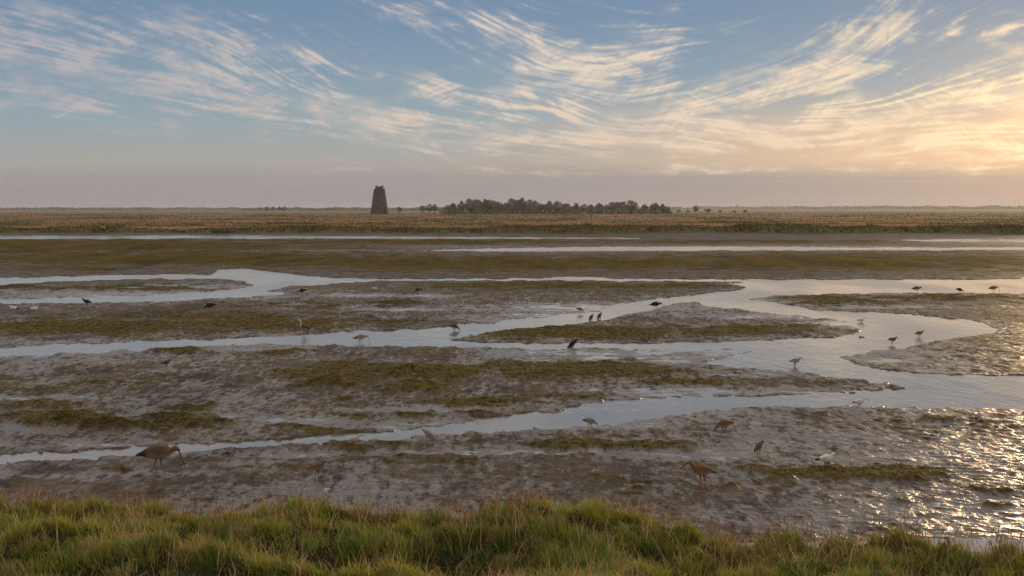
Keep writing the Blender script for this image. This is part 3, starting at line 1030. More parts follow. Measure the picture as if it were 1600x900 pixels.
# long arching dry strands
N2 = 9000
j = rng.integers(0, n, N2)
sx_, sy_ = gx[j] + rng.normal(0, .05, N2), gy[j] + rng.normal(0, .05, N2)
tn = dry[None] * rng.uniform(.8, 2.1, (N2, 1))
V2, C2 = blades(sx_, sy_, bank_z(sx_, sy_), rng.uniform(.10, .26, N2), rng.uniform(.0016, .0030, N2),
                rng.uniform(0, 6.28, N2), rng.uniform(.4, 1.5, N2), tn, tn * 1.1)
o = link('grass', blade_mesh('grass', [V1, V2], [C1, C2], m_gra))
tag(o, 'matted green and straw grass on the near bank', 'grass', None, 'stuff')

# wispy red-brown seed heads along the crest
Q, Cq, SV, SC = [], [], [], []
spots_ = [(130, 60), (210, 40), (60, 30), (460, 70), (780, 50), (740, 40), (830, 30), (1010, 40), (1220, 30), (1330, 50), (1430, 40), (600, 60), (330, 40), (1150, 40), (1560, 50), (-60, 40), (1680, 60)]
X_, Y_ = [], []
for (cpx_, sp) in spots_:
    k = 85
    pxs = rng.normal(cpx_, sp, k)
    dcc = (CAM_H - .72) * F / (np.interp(pxs, CRX, CRY) - 327)
    yy = dcc + rng.normal(-.05, .22, k)
    X_.append((pxs - 800) / F * yy)
    Y_.append(yy)
X_, Y_ = np.concatenate(X_), np.concatenate(Y_)
k = len(X_)
Ls = rng.uniform(.08, .22, k)
azs = rng.uniform(0, 6.28, k)
bs = rng.uniform(.05, .6, k)
tn = red[None] * rng.uniform(.7, 1.5, (k, 1))
Vs, Cs = blades(X_, Y_, bank_z(X_, Y_), Ls, np.full(k, .0011), azs, bs, tn, tn)
SV.append(Vs)
SC.append(Cs)
tipp = Vs[:, 6]
mid_ = Vs[:, 4]
for r_ in range(9):
    f_ = rng.uniform(.1, 1.15, (k, 1))
    b_ = mid_ + (tipp - mid_) * f_
    Vq, Cq_ = blades(b_[:, 0], b_[:, 1], b_[:, 2], rng.uniform(.012, .035, k), rng.uniform(.0011, .0022, k), rng.uniform(0, 6.28, k),
                     rng.uniform(.3, 1.2, k), tn * rng.uniform(.8, 1.3, (k, 1)), tn * 1.2)
    SV.append(Vq)
    SC.append(Cq_)
o = link('seed_head_grass', blade_mesh('seed_head_grass', SV, SC, m_gra))
tag(o, 'wispy red-brown seed heads along the crest of the bank', 'grass', None, 'stuff')

# ------------------------------------------------------------------ ruined tower mill
m_brick, t, p = mat('weathered_brick', 0.9, 0.15)
co = t.node('ShaderNodeTexCoord').outputs['Object']
ox, oy, oz = t.sep(co)
ang_ = t.m('MULTIPLY', t.m('ARCTAN2', oy, ox), 3.4)
br = t.node('ShaderNodeTexBrick')
t.put(br.inputs['Vector'], t.comb(ang_, oz))
t.put(br.inputs['Color1'], (.105, .058, .042))
t.put(br.inputs['Color2'], (.072, .045, .035))
t.put(br.inputs['Mortar'], (.12, .10, .085))
br.inputs['Scale'].default_value = 3.0
br.inputs['Mortar Size'].default_value = 0.03
st_ = t.noise(co, .55, 6, .65)
t.put(p.inputs['Base Color'], t.mix(t.rng(st_, .42, .68, 0, .75), br.outputs['Color'], (.060, .050, .044)))
t.put(p.inputs['Normal'], t.bump(t.noise(co, 5, 5, .6), .6, .08))
m_dark = simple_mat('dark_opening', (.018, .016, .015), .8, .2)
m_wood = simple_mat('weathered_wood', (.10, .085, .07), .8, .2)
mz = marsh_z(mill_x, mill_y) - .15
mill = bpy.data.objects.new('tower_mill', None)
COL.objects.link(mill)
mill.location = (mill_x, mill_y, mz)
tag(mill, 'ruined tapering brick tower mill with a broken top rising from the marsh', 'windmill')
HM = 11.5


def mill_r(z):
    return 4.15 - (4.15 - 2.5) * (z / HM)


NS = 40


def shell(zs, rs, inner, top_fn=None, a0=0.0, name='x', m=None):
    bm = bmesh.new()
    out_, inn = [], []
    for k in range(NS):
        a = 2 * math.pi * k / NS
        cs, sn = math.cos(a), math.sin(a)
        col = []
        for z, r in zip(zs, rs):
            zz = z if z != zs[-1] or top_fn is None else z + top_fn(a)
            rr = r * (1 + .006 * math.sin(k * 7.3 + z * 2.1))
            col.append(bm.verts.new((rr * cs, rr * sn, zz)))
        zt = zs[-1] + (top_fn(a) if top_fn else 0)
        out_.append(col)
        inn.append([bm.verts.new((inner * cs, inner * sn, zt)), bm.verts.new((inner * cs, inner * sn, zs[0]))])
    for k in range(NS):
        j = (k + 1) % NS
        for i in range(len(zs) - 1):
            bm.faces.new((out_[k][i], out_[j][i], out_[j][i + 1], out_[k][i + 1]))
        bm.faces.new((out_[k][-1], out_[j][-1], inn[j][0], inn[k][0]))
        bm.faces.new((inn[k][0], inn[j][0], inn[j][1], inn[k][1]))
        bm.faces.new((inn[k][1], inn[j][1], out_[j][0], out_[k][0]))
    me = bpy.data.meshes.new(name)
    bm.to_mesh(me)
    bm.free()
    me.materials.append(m)
    return me


zs = np.linspace(0, HM, 12)
link('tower_wall', shell(zs, [mill_r(z) for z in zs], 1.9, lambda a: .10 * math.sin(3 * a + 1) + .08 * math.sin(11 * a), 0, 'tower_wall', m_brick), mill)


def horn(a):
    # two raised stubs left and right of a sagging middle
    return .45 * math.exp(-((((a - .35 + math.pi) % (2 * math.pi)) - math.pi) / .55) ** 2) + .40 * math.exp(-((((a - 2.85 + math.pi) % (2 * math.pi)) - math.pi) / .50) ** 2) + .12 * math.sin(9 * a)


link('broken_curb', shell([HM - .3, HM + .3, HM + 1.0], [1.85, 1.80, 1.78], 1.25, horn, 0, 'broken_curb', m_brick), mill)


def box_bm(bm, cx, cy, cz, sx, sy, sz):
    r = bmesh.ops.create_cube(bm, size=1)
    for v in r['verts']:
        v.co = Vector((v.co.x * sx + cx, v.co.y * sy + cy, v.co.z * sz + cz))
    return r['verts']


def opening(name, ang, z, wd_, h_, pane_name, arch=True):
    """a timber frame set in the wall with a dark pane inside"""
    lean_ = math.atan((4.15 - 2.5) / HM)
    r = mill_r(z)
    M_ = Matrix.Rotation(ang - math.pi / 2, 4, 'Z') @ Matrix.Translation((0, r + .02, z)) @ Matrix.Rotation(lean_, 4, 'X')
    bm = bmesh.new()
    for sx in (-1, 1):
        box_bm(bm, sx * (wd_ / 2 + .06), 0, 0, .12, .26, h_)
    box_bm(bm, 0, 0, h_ / 2 + .08, wd_ + .34, .30, .16)
    box_bm(bm, 0, .02, -h_ / 2 - .06, wd_ + .4, .36, .12)
    bm.transform(M_)
    me = bpy.data.meshes.new(name)
    bm.to_mesh(me)
    bm.free()
    me.materials.append(m_wood)
    o = link(name, me, mill)
    bm = bmesh.new()
    box_bm(bm, 0, -.04, 0, wd_, .16, h_)
    bm.transform(M_)
    me = bpy.data.meshes.new(pane_name)
    bm.to_mesh(me)
    bm.free()
    me.materials.append(m_dark)
    link(pane_name, me, o)


S_A = -math.pi / 2 - math.atan2(mill_x, mill_y) * -1
for (da, z, wd_, h_) in ((.0, 9.6, .8, 1.1), (.0, 6.1, .7, .9), (.02, 2.9, .9, 1.1), (-.95, 2.2, .8, 1.1)):
    opening('window', S_A + da, z, wd_, h_, 'pane')
opening('doorway', S_A + .85, 1.35, 1.1, 2.2, 'door')

# ------------------------------------------------------------------ trees beyond the marsh
m_bark = simple_mat('bark', (.060, .050, .042), .9, .1, .3, 4)


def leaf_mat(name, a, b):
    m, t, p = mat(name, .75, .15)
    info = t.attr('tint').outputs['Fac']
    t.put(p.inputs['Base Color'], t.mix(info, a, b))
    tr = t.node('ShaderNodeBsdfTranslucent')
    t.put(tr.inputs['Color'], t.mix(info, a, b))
    mx = t.node('ShaderNodeMixShader')
    mx.inputs[0].default_value = .45
    t.t.links.new(p.outputs[0], mx.inputs[1])
    t.t.links.new(tr.outputs[0], mx.inputs[2])
    t.t.links.new(mx.outputs[0], t.t.nodes['Material Output'].inputs['Surface'])
    return m


m_leaf = [leaf_mat('spring_foliage_brown', (.125, .112, .086), (.260, .225, .170)),
          leaf_mat('spring_foliage_olive', (.110, .112, .072), (.250, .238, .140)),
          leaf_mat('spring_foliage_green', (.080, .094, .060), (.190, .198, .110))]


def tube_bm(bm, pts, rad, n=7):
    rings = []
    for i, (q, r) in enumerate(zip(pts, rad)):
        q = Vector(q)
        d = (Vector(pts[min(i + 1, len(pts) - 1)]) - Vector(pts[max(i - 1, 0)])).normalized()
        u_ = d.cross(Vector((0.13, 1, .07))).normalized()
        v_ = d.cross(u_)
        rings.append([bm.verts.new(q + (u_ * math.cos(2 * math.pi * k / n) + v_ * math.sin(2 * math.pi * k / n)) * r) for k in range(n)])
    for a, b in zip(rings[:-1], rings[1:]):
        for k in range(n):
            bm.faces.new((a[k], a[(k + 1) % n], b[(k + 1) % n], b[k]))
    bm.faces.new(rings[-1])
    bm.faces.new(rings[0][::-1])


def leaf_quads(r, lobes, count, size):
    """small leaf-clump faces through the volume of several lobes, denser at the shell"""
    pts, tn = [], []
    wts = np.array([l[3] ** 2 for l in lobes])
    wts = wts / wts.sum()
    for (lx, ly, lz, lr), wgt in zip(lobes, wts):
        k = int(count * wgt) + 3
        d = r.normal(0, 1, (k, 3))
        d /= np.linalg.norm(d, axis=1)[:, None]
        rr = lr * r.uniform(.35, 1.06, k) ** .55
        pts.append(np.array([lx, ly, lz]) + d * rr[:, None] * np.array([1, 1, .86]))
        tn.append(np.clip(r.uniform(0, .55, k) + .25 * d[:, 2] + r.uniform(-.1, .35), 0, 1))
    c = np.concatenate(pts)
    tn = np.concatenate(tn)
    k = len(c)
    a = r.normal(0, 1, (k, 3))
    a /= np.linalg.norm(a, axis=1)[:, None]
    b = np.cross(a, r.normal(0, 1, (k, 3)))
    b /= np.linalg.norm(b, axis=1)[:, None]
    sz = size * r.uniform(.5, 1.3, k)[:, None]
    a, b = a * sz, b * sz * .6
    return np.stack([c - a, c - b, c + a, c + b], 1), np.repeat(tn, 4)


def tree_mesh(kind, seed):
    """unit tree 8 m tall"""
    r = np.random.default_rng(seed)
    bm = bmesh.new()
    wd_ = {0: 3.0, 1: 2.4, 2: 3.6}[kind]
    trunk_top = 2.3
    lean_ = r.normal(0, .15, 2)
    tube_bm(bm, [(0, 0, -.3), (lean_[0] * .3, lean_[1] * .3, 1.2), (lean_[0], lean_[1], trunk_top)], [.30, .22, .17])
    lobes = [(lean_[0], lean_[1], 4.7, wd_ * .86), (lean_[0] + .3, lean_[1], 3.2, wd_ * .62)]
    for k in range(7):
        a = 2 * math.pi * k / 7 + r.normal(0, .3)
        rr = wd_ * r.uniform(.40, .70)
        z = r.uniform(2.9, 6.0)
        tip_ = (lean_[0] + rr * math.cos(a), lean_[1] + rr * math.sin(a), z)
        tube_bm(bm, [(lean_[0], lean_[1], trunk_top - .6), ((lean_[0] + tip_[0]) / 2, (lean_[1] + tip_[1]) / 2, (trunk_top + z) / 2 - .1), tip_], [.12, .08, .03], 5)
        lobes.append((*tip_, wd_ * r.uniform(.34, .50)))
    for k in range(2):
        lobes.append((r.normal(0, .5), r.normal(0, .5), 6.5 + r.uniform(-.2, .4), wd_ * r.uniform(.28, .4)))
    me_t = bpy.data.meshes.new('trunk')
    bm.to_mesh(me_t)
    bm.free()
    me_t.materials.append(m_bark)
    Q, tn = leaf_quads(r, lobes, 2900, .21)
    return me_t, quads_mesh('crown', Q, m_leaf[seed % 3], {'tint': tn})


protos = [tree_mesh(k % 3, 900 + k) for k in range(7)]


def plant_tree(px, top, base_px, label, group=None, k=0, squash=1.0, name='tree', cat='tree'):
    d = 2.55 * F / (base_px - 327.0)
    x = (px - 800) / F * d
    z = marsh_z(x, d)
    h = (base_px - top) / F * d + .3
    e = bpy.data.objects.new(name, None)
    COL.objects.link(e)
    e.location = (x, d, z)
    e.rotation_euler = (0, 0, random.uniform(0, 6.28))
    s_ = h / 7.6
    e.scale = (s_ * squash, s_ * squash, s_)
    tag(e, label, cat, group)
    tm, cm = protos[k % len(protos)]
    link('trunk', tm, e)
    link('crown', cm, e)
    return e


COPSE = [(709, 317, 0), (722, 314.3, 1), (735, 311.5, 2), (746, 311, 3), (757, 312, 4), (764, 313, 5), (772, 314, 6), (780, 315, 0), (789.5, 317, 1),
         (801, 311, 2), (809.5, 312, 3), (817, 310.4, 4), (827, 313, 5), (834.5, 314, 6), (844, 317.7, 0), (859, 314, 1), (871.5, 315.4, 2),
         (884, 317.7, 3), (900.5, 318, 4), (912, 320, 5), (923.5, 320, 6), (935, 317.3, 0), (946.7, 320, 1), (956, 316.6, 2), (964, 315.4, 3),
         (973, 316, 4), (986, 314, 5), (1007, 320, 6), (1022, 316.8, 0), (1034.6, 318.7, 1), (1041.5, 323.5, 2)]
SPECIAL = {709: 'round brown-crowned tree standing first at the mill end of the copse', 722: 'domed tree second from the mill end of the copse',
           735: 'tall tree third from the mill end of the copse, beside the domed one',
           817: 'tallest tree of the copse with a narrow upright crown', 801: 'tall broad tree next to the narrow tallest tree of the copse',
           859: 'domed tree by the gap just past the tall middle of the copse', 986: 'tall round tree rising alone above the low far end of the copse',
           1022: 'round tree near the far end of the copse, taller than the last ones', 1007: 'low round tree in the dip before the far end of the copse',
           1034.6: 'smaller tree next to last at the far end of the copse', 1041.5: 'lowest tree closing the far end of the copse'}
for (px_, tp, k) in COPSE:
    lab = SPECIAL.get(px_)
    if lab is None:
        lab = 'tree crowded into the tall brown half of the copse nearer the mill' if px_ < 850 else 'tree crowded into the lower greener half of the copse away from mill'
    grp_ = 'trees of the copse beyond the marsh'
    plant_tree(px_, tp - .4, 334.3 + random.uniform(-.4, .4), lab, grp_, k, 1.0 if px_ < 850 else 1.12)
plant_tree(660.5, 321, 333.6, 'single domed tree left of the close pair between mill and copse', 'lone trees between mill and copse', 3)
plant_tree(671.5, 319.3, 333.6, 'nearer-to-mill tree of the close pair between mill and copse', 'lone trees between mill and copse', 5, .9)
plant_tree(679.3, 318.8, 333.6, 'tree of the close pair that stands nearer the copse', 'lone trees between mill and copse', 1)
plant_tree(624.6, 323, 333.2, 'small round tree just right of the mill', 'lone trees between mill and copse', 0, 1.1)
for i, (px_, tp, lab) in enumerate([(1060, 328, 'low dark bush just past the far end of the copse'), (1074, 328, 'low dark bush between copse end and a taller thorn tree'),
                                    (1086, 321.8, 'small thorn tree standing among low bushes past the copse'), (1105, 326.5, 'wide bush right of the small thorn tree'),
                                    (1124, 328.5, 'small bush, first of the detached ones past the thorn tree'), (1146, 329.3, 'tiny bush alone on the marsh edge past the copse'),
                                    (1163, 328, 'last small bush on the marsh edge, furthest from the copse')]):
    plant_tree(px_, tp, 333, lab, 'bushes past the end of the copse', i, 1.0 if tp < 323 else 1.9, 'bush' if tp > 323 else 'tree', 'bush' if tp > 323 else 'tree')
for i, (px_, tp) in enumerate([(408, 324.2), (418, 323), (428, 322.6), (437, 322.6), (445, 322.8)]):
    plant_tree(px_, tp, 330.6, 'small hazy tree in the far row left of the mill', 'hazy row of trees left of the mill', i + 1, 1.2)
# scrub at the foot of the copse
Q, tn = leaf_quads(np.random.default_rng(77), [(0, 0, .9, 1.5), (1.3, .2, .8, 1.2), (-1.2, 0, .7, 1.2), (.4, .3, 1.6, 1.0)], 420, .26)
scrub_me = quads_mesh('scrub_bush', Q, m_leaf[2], {'tint': tn})
for k in range(26):
    px_ = 703 + k * 13.5 + random.uniform(-4, 4)
    d = 2.55 * F / (334.0 + random.uniform(-.3, .5) - 327)
    x = (px_ - 800) / F * d
    o = link('scrub_bush', scrub_me)
    o.location = (x, d, marsh_z(x, d) - .1)
    s_ = random.uniform(1.1, 1.9) * (1.25 if px_ < 850 else 1.0)
    o.scale = (s_ * 1.35, s_, s_)
    o.rotation_euler = (0, 0, random.uniform(0, 6.28))
    tag(o, 'low dark scrub bush at the foot of the copse trees', 'bush', 'scrub at the foot of the copse')

# far woods along the horizon
r = np.random.default_rng(5)
Qs, Ts = [], []
for (a0, a1, dist_, hh, cnt, zb) in ((-560, 620, 2500, 4.6, 13000, 0), (620, 1060, 2700, 5.2, 4500, 0), (1000, 2150, 3300, 7.0, 13000, 1), (380, 720, 1900, 3.5, 2600, 0), (-500, 330, 3600, 6, 5000, 2)):
    pxs = r.uniform(a0, a1, cnt)
    yy = dist_ + 250 * perlin(pxs / 120, pxs * 0 + dist_, 3) + r.normal(0, 25, cnt)
    x = (pxs - 800) / F * yy
    zb_ = np.interp(yy, [0, 2600, 4600], [.5, .5, 2.5]) + (9 * sstep(yy, 2600, 4600) * sstep(x / yy, .05, .35))
    hv = hh * 1.45 * (.55 + .5 * np.clip(fbm(pxs / 34, pxs * 0 + dist_ + 2, 4, 9) * 1.6 + .5, 0, 1.6))
    z = zb_ + hv * r.uniform(0, 1, cnt) ** .8
    c = np.stack([x, yy, z], -1)
    a = r.normal(0, 1, (cnt, 3)) * np.array([1.9, 1.5, .9])
    b = r.normal(0, 1, (cnt, 3)) * np.array([1.5, 1.5, 1.0])
    Qs.append(np.stack([c - a, c - b, c + a, c + b], 1))
    Ts.append(np.repeat(r.uniform(0, .6, cnt), 4))
o = link('distant_woods', quads_mesh('distant_woods', np.concatenate(Qs), m_leaf[2], {'tint': np.concatenate(Ts)}))
tag(o, 'blue-grey line of distant woods along the horizon', 'woods', None, 'stuff')

# grey bush on the edge of the marsh
r = np.random.default_rng(15)
Q, tn = leaf_quads(r, [(0, 0, .45, .55), (.9, .1, .35, .5), (-.8, 0, .3, .45), (.3, .2, .75, .42), (-.35, .1, .7, .38)], 900, .10)
o = link('shrub', quads_mesh('shrub', Q, m_leaf[0], {'tint': tn}))
x, y = (347 - 800) / F * 138.5, 138.5
o.location = (x, y, marsh_z(x, y) - .05)
o.scale = (1.5, 1.0, .85)
tag(o, 'brown twiggy shrub on the dark green lip of the marsh', 'shrub')

# ------------------------------------------------------------------ birds


def cr_interp(pts, n):
    """Catmull-Rom through rows of numbers"""
    A = np.asarray(pts, float)
    A = np.vstack([2 * A[0] - A[1], A, 2 * A[-1] - A[-2]])
    o_ = []
    for i in range(1, len(A) - 2):
        p0, p1, p2, p3 = A[i - 1:i + 3]
        for k in range(n):
            t_ = k / n
            o_.append(.5 * ((2 * p1) + (-p0 + p2) * t_ + (2 * p0 - 5 * p1 + 4 * p2 - p3) * t_ ** 2 + (-p0 + 3 * p1 - 3 * p2 + p3) * t_ ** 3))
    o_.append(A[-2])
    return np.array(o_)


def loft(bm, rows_, n=14, mat_fn=None):
    """rows: x, y, z, half-width, half-height; one closed skin along the curve"""
    rings = []
    q = rows_[:, :3]
    tan = np.gradient(q, axis=0)
    for i in range(len(rows_)):
        d = Vector(tan[i]).normalized()
        side = Vector((0, 1, 0)) - d * d.y
        if side.length < .2:
            side = Vector((1, 0, 0)) - d * d.x
        side.normalize()
        up_ = side.cross(d) * -1
        a, b = max(rows_[i, 3], .0012), max(rows_[i, 4], .0012)
        c = Vector(q[i])
        rings.append([bm.verts.new(c + side * (a * math.cos(2 * math.pi * k / n)) + up_ * (b * math.sin(2 * math.pi * k / n))) for k in range(n)])
    fs = []
    for i, (a, b) in enumerate(zip(rings[:-1], rings[1:])):
        for k in range(n):
            f = bm.faces.new((a[k], a[(k + 1) % n], b[(k + 1) % n], b[k]))
            f.material_index = mat_fn(i) if mat_fn else 0
            fs.append(f)
    f1_ = bm.faces.new(rings[0][::-1])
    f2_ = bm.faces.new(rings[-1])
    f1_.material_index = mat_fn(0) if mat_fn else 0
    f2_.material_index = mat_fn(len(rings) - 2) if mat_fn else 0
    return rings


# x, z, half-width, half-height from tail to face; then bill as (length, droop, angle); legs as hip x and foot x
POSES = {
    'walk': dict(body=[(-.255, .203, .004, .004), (-.225, .213, .030, .012), (-.165, .226, .052, .030), (-.10, .240, .070, .062), (0, .258, .086, .090), (.065, .258, .080, .082),
                       (.115, .258, .056, .058), (.155, .264, .036, .038), (.185, .282, .031, .033), (.208, .289, .031, .033), (.232, .277, .024, .025), (.248, .259, .012, .013)],
                 bill=[(.252, .248), (.272, .205), (.295, .150), (.310, .100), (.316, .052)], legs=[(-.02, -.03), (.05, .09)], hipz=.20),
    'stand': dict(body=[(-.165, .178, .004, .004), (-.14, .184, .022, .008), (-.095, .197, .040, .024), (-.05, .207, .056, .048), (0, .213, .064, .062), (.05, .219, .058, .060),
                        (.085, .236, .042, .044), (.107, .258, .026, .028), (.121, .278, .023, .024), (.140, .292, .025, .025), (.160, .291, .017, .017), (.170, .288, .008, .008)],
                  bill=[(.174, .287), (.205, .268), (.235, .238), (.247, .222)], legs=[(-.012, -.018), (.022, .028)], hipz=.165),
    'shank': dict(body=[(-.15, .120, .003, .003), (-.13, .125, .018, .008), (-.085, .140, .036, .022), (-.04, .154, .048, .042), (0, .163, .053, .052), (.04, .172, .047, .048),
                        (.068, .188, .034, .036), (.083, .207, .023, .025), (.094, .222, .023, .024), (.108, .231, .024, .024), (.124, .229, .015, .015), (.132, .226, .006, .006)],
                  bill=[(.135, .225), (.155, .219), (.178, .211)], legs=[(-.01, -.03), (.018, .022)], hipz=.12),
    'feed': dict(body=[(-.135, .300, .004, .004), (-.120, .290, .016, .010), (-.09, .268, .032, .022), (-.05, .238, .048, .040), (0, .203, .060, .058), (.04, .175, .056, .056),
                       (.075, .150, .038, .042), (.100, .130, .024, .028), (.120, .112, .022, .024), (.136, .094, .022, .022), (.144, .078, .014, .014), (.148, .068, .006, .006)],
                 bill=[(.150, .062), (.158, .035), (.164, .004)], legs=[(-.03, -.035), (.03, .025)], hipz=.17),
    'stoop': dict(body=[(-.205, .215, .004, .004), (-.18, .214, .026, .010), (-.13, .215, .045, .026), (-.07, .213, .064, .054), (0, .205, .074, .072), (.055, .192, .066, .066),
                        (.095, .176, .044, .046), (.122, .158, .028, .030), (.142, .142, .024, .025), (.160, .126, .024, .024), (.173, .108, .015, .015), (.180, .097, .006, .006)],
                  bill=[(.183, .090), (.195, .058), (.200, .020), (.199, .004)], legs=[(-.02, -.02), (.03, .035)], hipz=.155),
    'upright': dict(body=[(-.115, .075, .006, .006), (-.100, .088, .022, .014), (-.075, .112, .040, .030), (-.045, .145, .056, .048), (-.01, .185, .062, .060), (.018, .218, .055, .056),
                          (.040, .246, .038, .040), (.055, .268, .026, .028), (.066, .286, .025, .026), (.080, .296, .026, .025), (.098, .293, .016, .016), (.107, .289, .007, .007)],
                    bill=[(.110, .287), (.135, .275), (.160, .258), (.172, .247)], legs=[(-.02, -.024), (.01, .012)], hipz=.125),
    'plain': dict(body=[(-.185, .150, .004, .004), (-.165, .152, .020, .009), (-.115, .160, .038, .022), (-.06, .170, .056, .048), (0, .180, .064, .064), (.045, .188, .058, .060),
                        (.072, .206, .042, .046), (.085, .228, .030, .032), (.096, .247, .028, .030), (.112, .257, .029, .028), (.130, .254, .018, .018), (.139, .250, .008, .008)],
                  bill=[(.142, .249), (.160, .244), (.174, .238)], legs=[(-.01, -.015), (.02, .022)], hipz=.13),
    'sit': dict(body=[(-.20, .075, .004, .004), (-.17, .076, .024, .010), (-.11, .072, .050, .035), (-.05, .070, .075, .065), (0, .072, .084, .074), (.06, .078, .074, .066),
                      (.095, .100, .046, .044), (.110, .125, .032, .034), (.124, .143, .030, .031), (.143, .150, .030, .028), (.163, .146, .018, .016), (.172, .142, .009, .008)],
                bill=[(.176, .141), (.192, .136), (.206, .130)], legs=[(-.01, -.01), (.02, .02)], hipz=.05),
    'longneck': dict(body=[(-.19, .175, .004, .004), (-.165, .183, .024, .010), (-.11, .200, .044, .028), (-.05, .218, .058, .050), (0, .232, .062, .060), (.045, .250, .050, .052),
                           (.072, .285, .026, .030), (.085, .335, .017, .019), (.090, .385, .016, .017), (.098, .425, .017, .017), (.120, .450, .019, .019), (.146, .450, .020, .019), (.166, .443, .010, .010)],
                     bill=[(.170, .441), (.200, .430), (.232, .416)], legs=[(-.012, -.022), (.022, .03)], hipz=.18),
    'preen': dict(body=[(-.16, .300, .006, .006), (-.14, .290, .022, .016), (-.10, .262, .046, .034), (-.055, .222, .064, .052), (-.01, .178, .074, .066), (.03, .138, .068, .064),
                        (.060, .108, .048, .048), (.082, .092, .034, .034), (.100, .078, .031, .031), (.114, .062, .029, .028), (.118, .044, .018, .017), (.117, .034, .009, .008)],
                  bill=[(.116, .029), (.114, .014), (.110, .003)], legs=[(-.02, -.015), (.02, .012)], hipz=.13),
}
PH = {'walk': .352, 'stand': .317, 'shank': .256, 'feed': .302, 'stoop': .280, 'upright': .322, 'plain': .286, 'sit': .178, 'longneck': .470, 'preen': .305}


def plumage(name, back, belly, streak, tail, neck=None):
    m, t, p = mat('plumage_' + name, .8, .15)
    tc = t.node('ShaderNodeTexCoord')
    co = tc.outputs['Object']
    ox, oy, oz = t.sep(co)
    nx, ny, nz = t.sep(tc.outputs['Normal'])
    n1 = t.noise(t.vscale(co, (20, 40, 60)), 1.0, 3, .6)
    vor = t.node('ShaderNodeTexVoronoi', feature='F1')
    t.put(vor.inputs['Vector'], t.vscale(co, (17, 34, 36)))
    n2 = t.noise(co, 13, 4, .6)
    bk = t.mix(t.rng(vor.outputs['Distance'], .15, .6), streak, back)
    bk = t.mix(t.rng(n1, .50, .68, 0, .8), bk, streak)
    bl = t.mix(t.rng(n1, .52, .66, 0, .45), belly, back)
    f = t.rng(t.m('ADD', nz, t.m('MULTIPLY', t.m('SUBTRACT', n2, .5), .7)), -.62, -.12)
    c = t.mix(f, bl, bk)
    c = t.mix(t.m('MULTIPLY', t.rng(ox, -.085, -.135), t.rng(n2, .3, .5, .5, 1)), c, tail)
    if neck:
        c = t.mix(t.rng(ox, .055, .085), c, neck)
    t.put(p.inputs['Base Color'], c)
    t.put(p.inputs['Normal'], t.bump(t.m('ADD', n1, vor.outputs['Distance']), .5, .006))
    return m


PL = {
    'brown': plumage('brown', (.200, .125, .070), (.38, .29, .20), (.042, .028, .018), (.060, .042, .030)),
    'warm': plumage('warm_brown', (.205, .118, .058), (.44, .36, .27), (.085, .050, .026), (.11, .075, .05)),
    'umber': plumage('umber', (.105, .072, .046), (.15, .11, .08), (.040, .028, .020), (.04, .03, .02)),
    'necked': plumage('pale_necked', (.060, .045, .034), (.40, .35, .30), (.028, .020, .016), (.03, .022, .018), (.62, .56, .50)),
    'dark': plumage('dark_brown', (.050, .036, .026), (.085, .062, .045), (.022, .016, .012), (.022, .016, .013)),
    'pied': plumage('dark_backed', (.060, .045, .034), (.46, .42, .37), (.028, .020, .016), (.03, .022, .018)),
    'grey': plumage('grey_brown', (.300, .250, .200), (.55, .50, .44), (.150, .120, .095), (.10, .08, .065)),
    'pale': plumage('pale_grey', (.56, .52, .47), (.74, .70, .64), (.38, .34, .30), (.16, .13, .11)),
    'white': plumage('whitish', (.72, .69, .64), (.80, .77, .72), (.56, .52, .48), (.035, .028, .024)),
}
m_bill = simple_mat('dark_bill', (.035, .028, .024), .45, .4)
m_eye = simple_mat('eye', (.008, .007, .006), .15, .6, .05)
LEGM = {'grey': simple_mat('grey_legs', (.075, .070, .065), .6, .3), 'red': simple_mat('red_legs', (.36, .055, .045), .5, .3),
        'brown': simple_mat('brown_legs', (.16, .075, .050), .55, .3)}


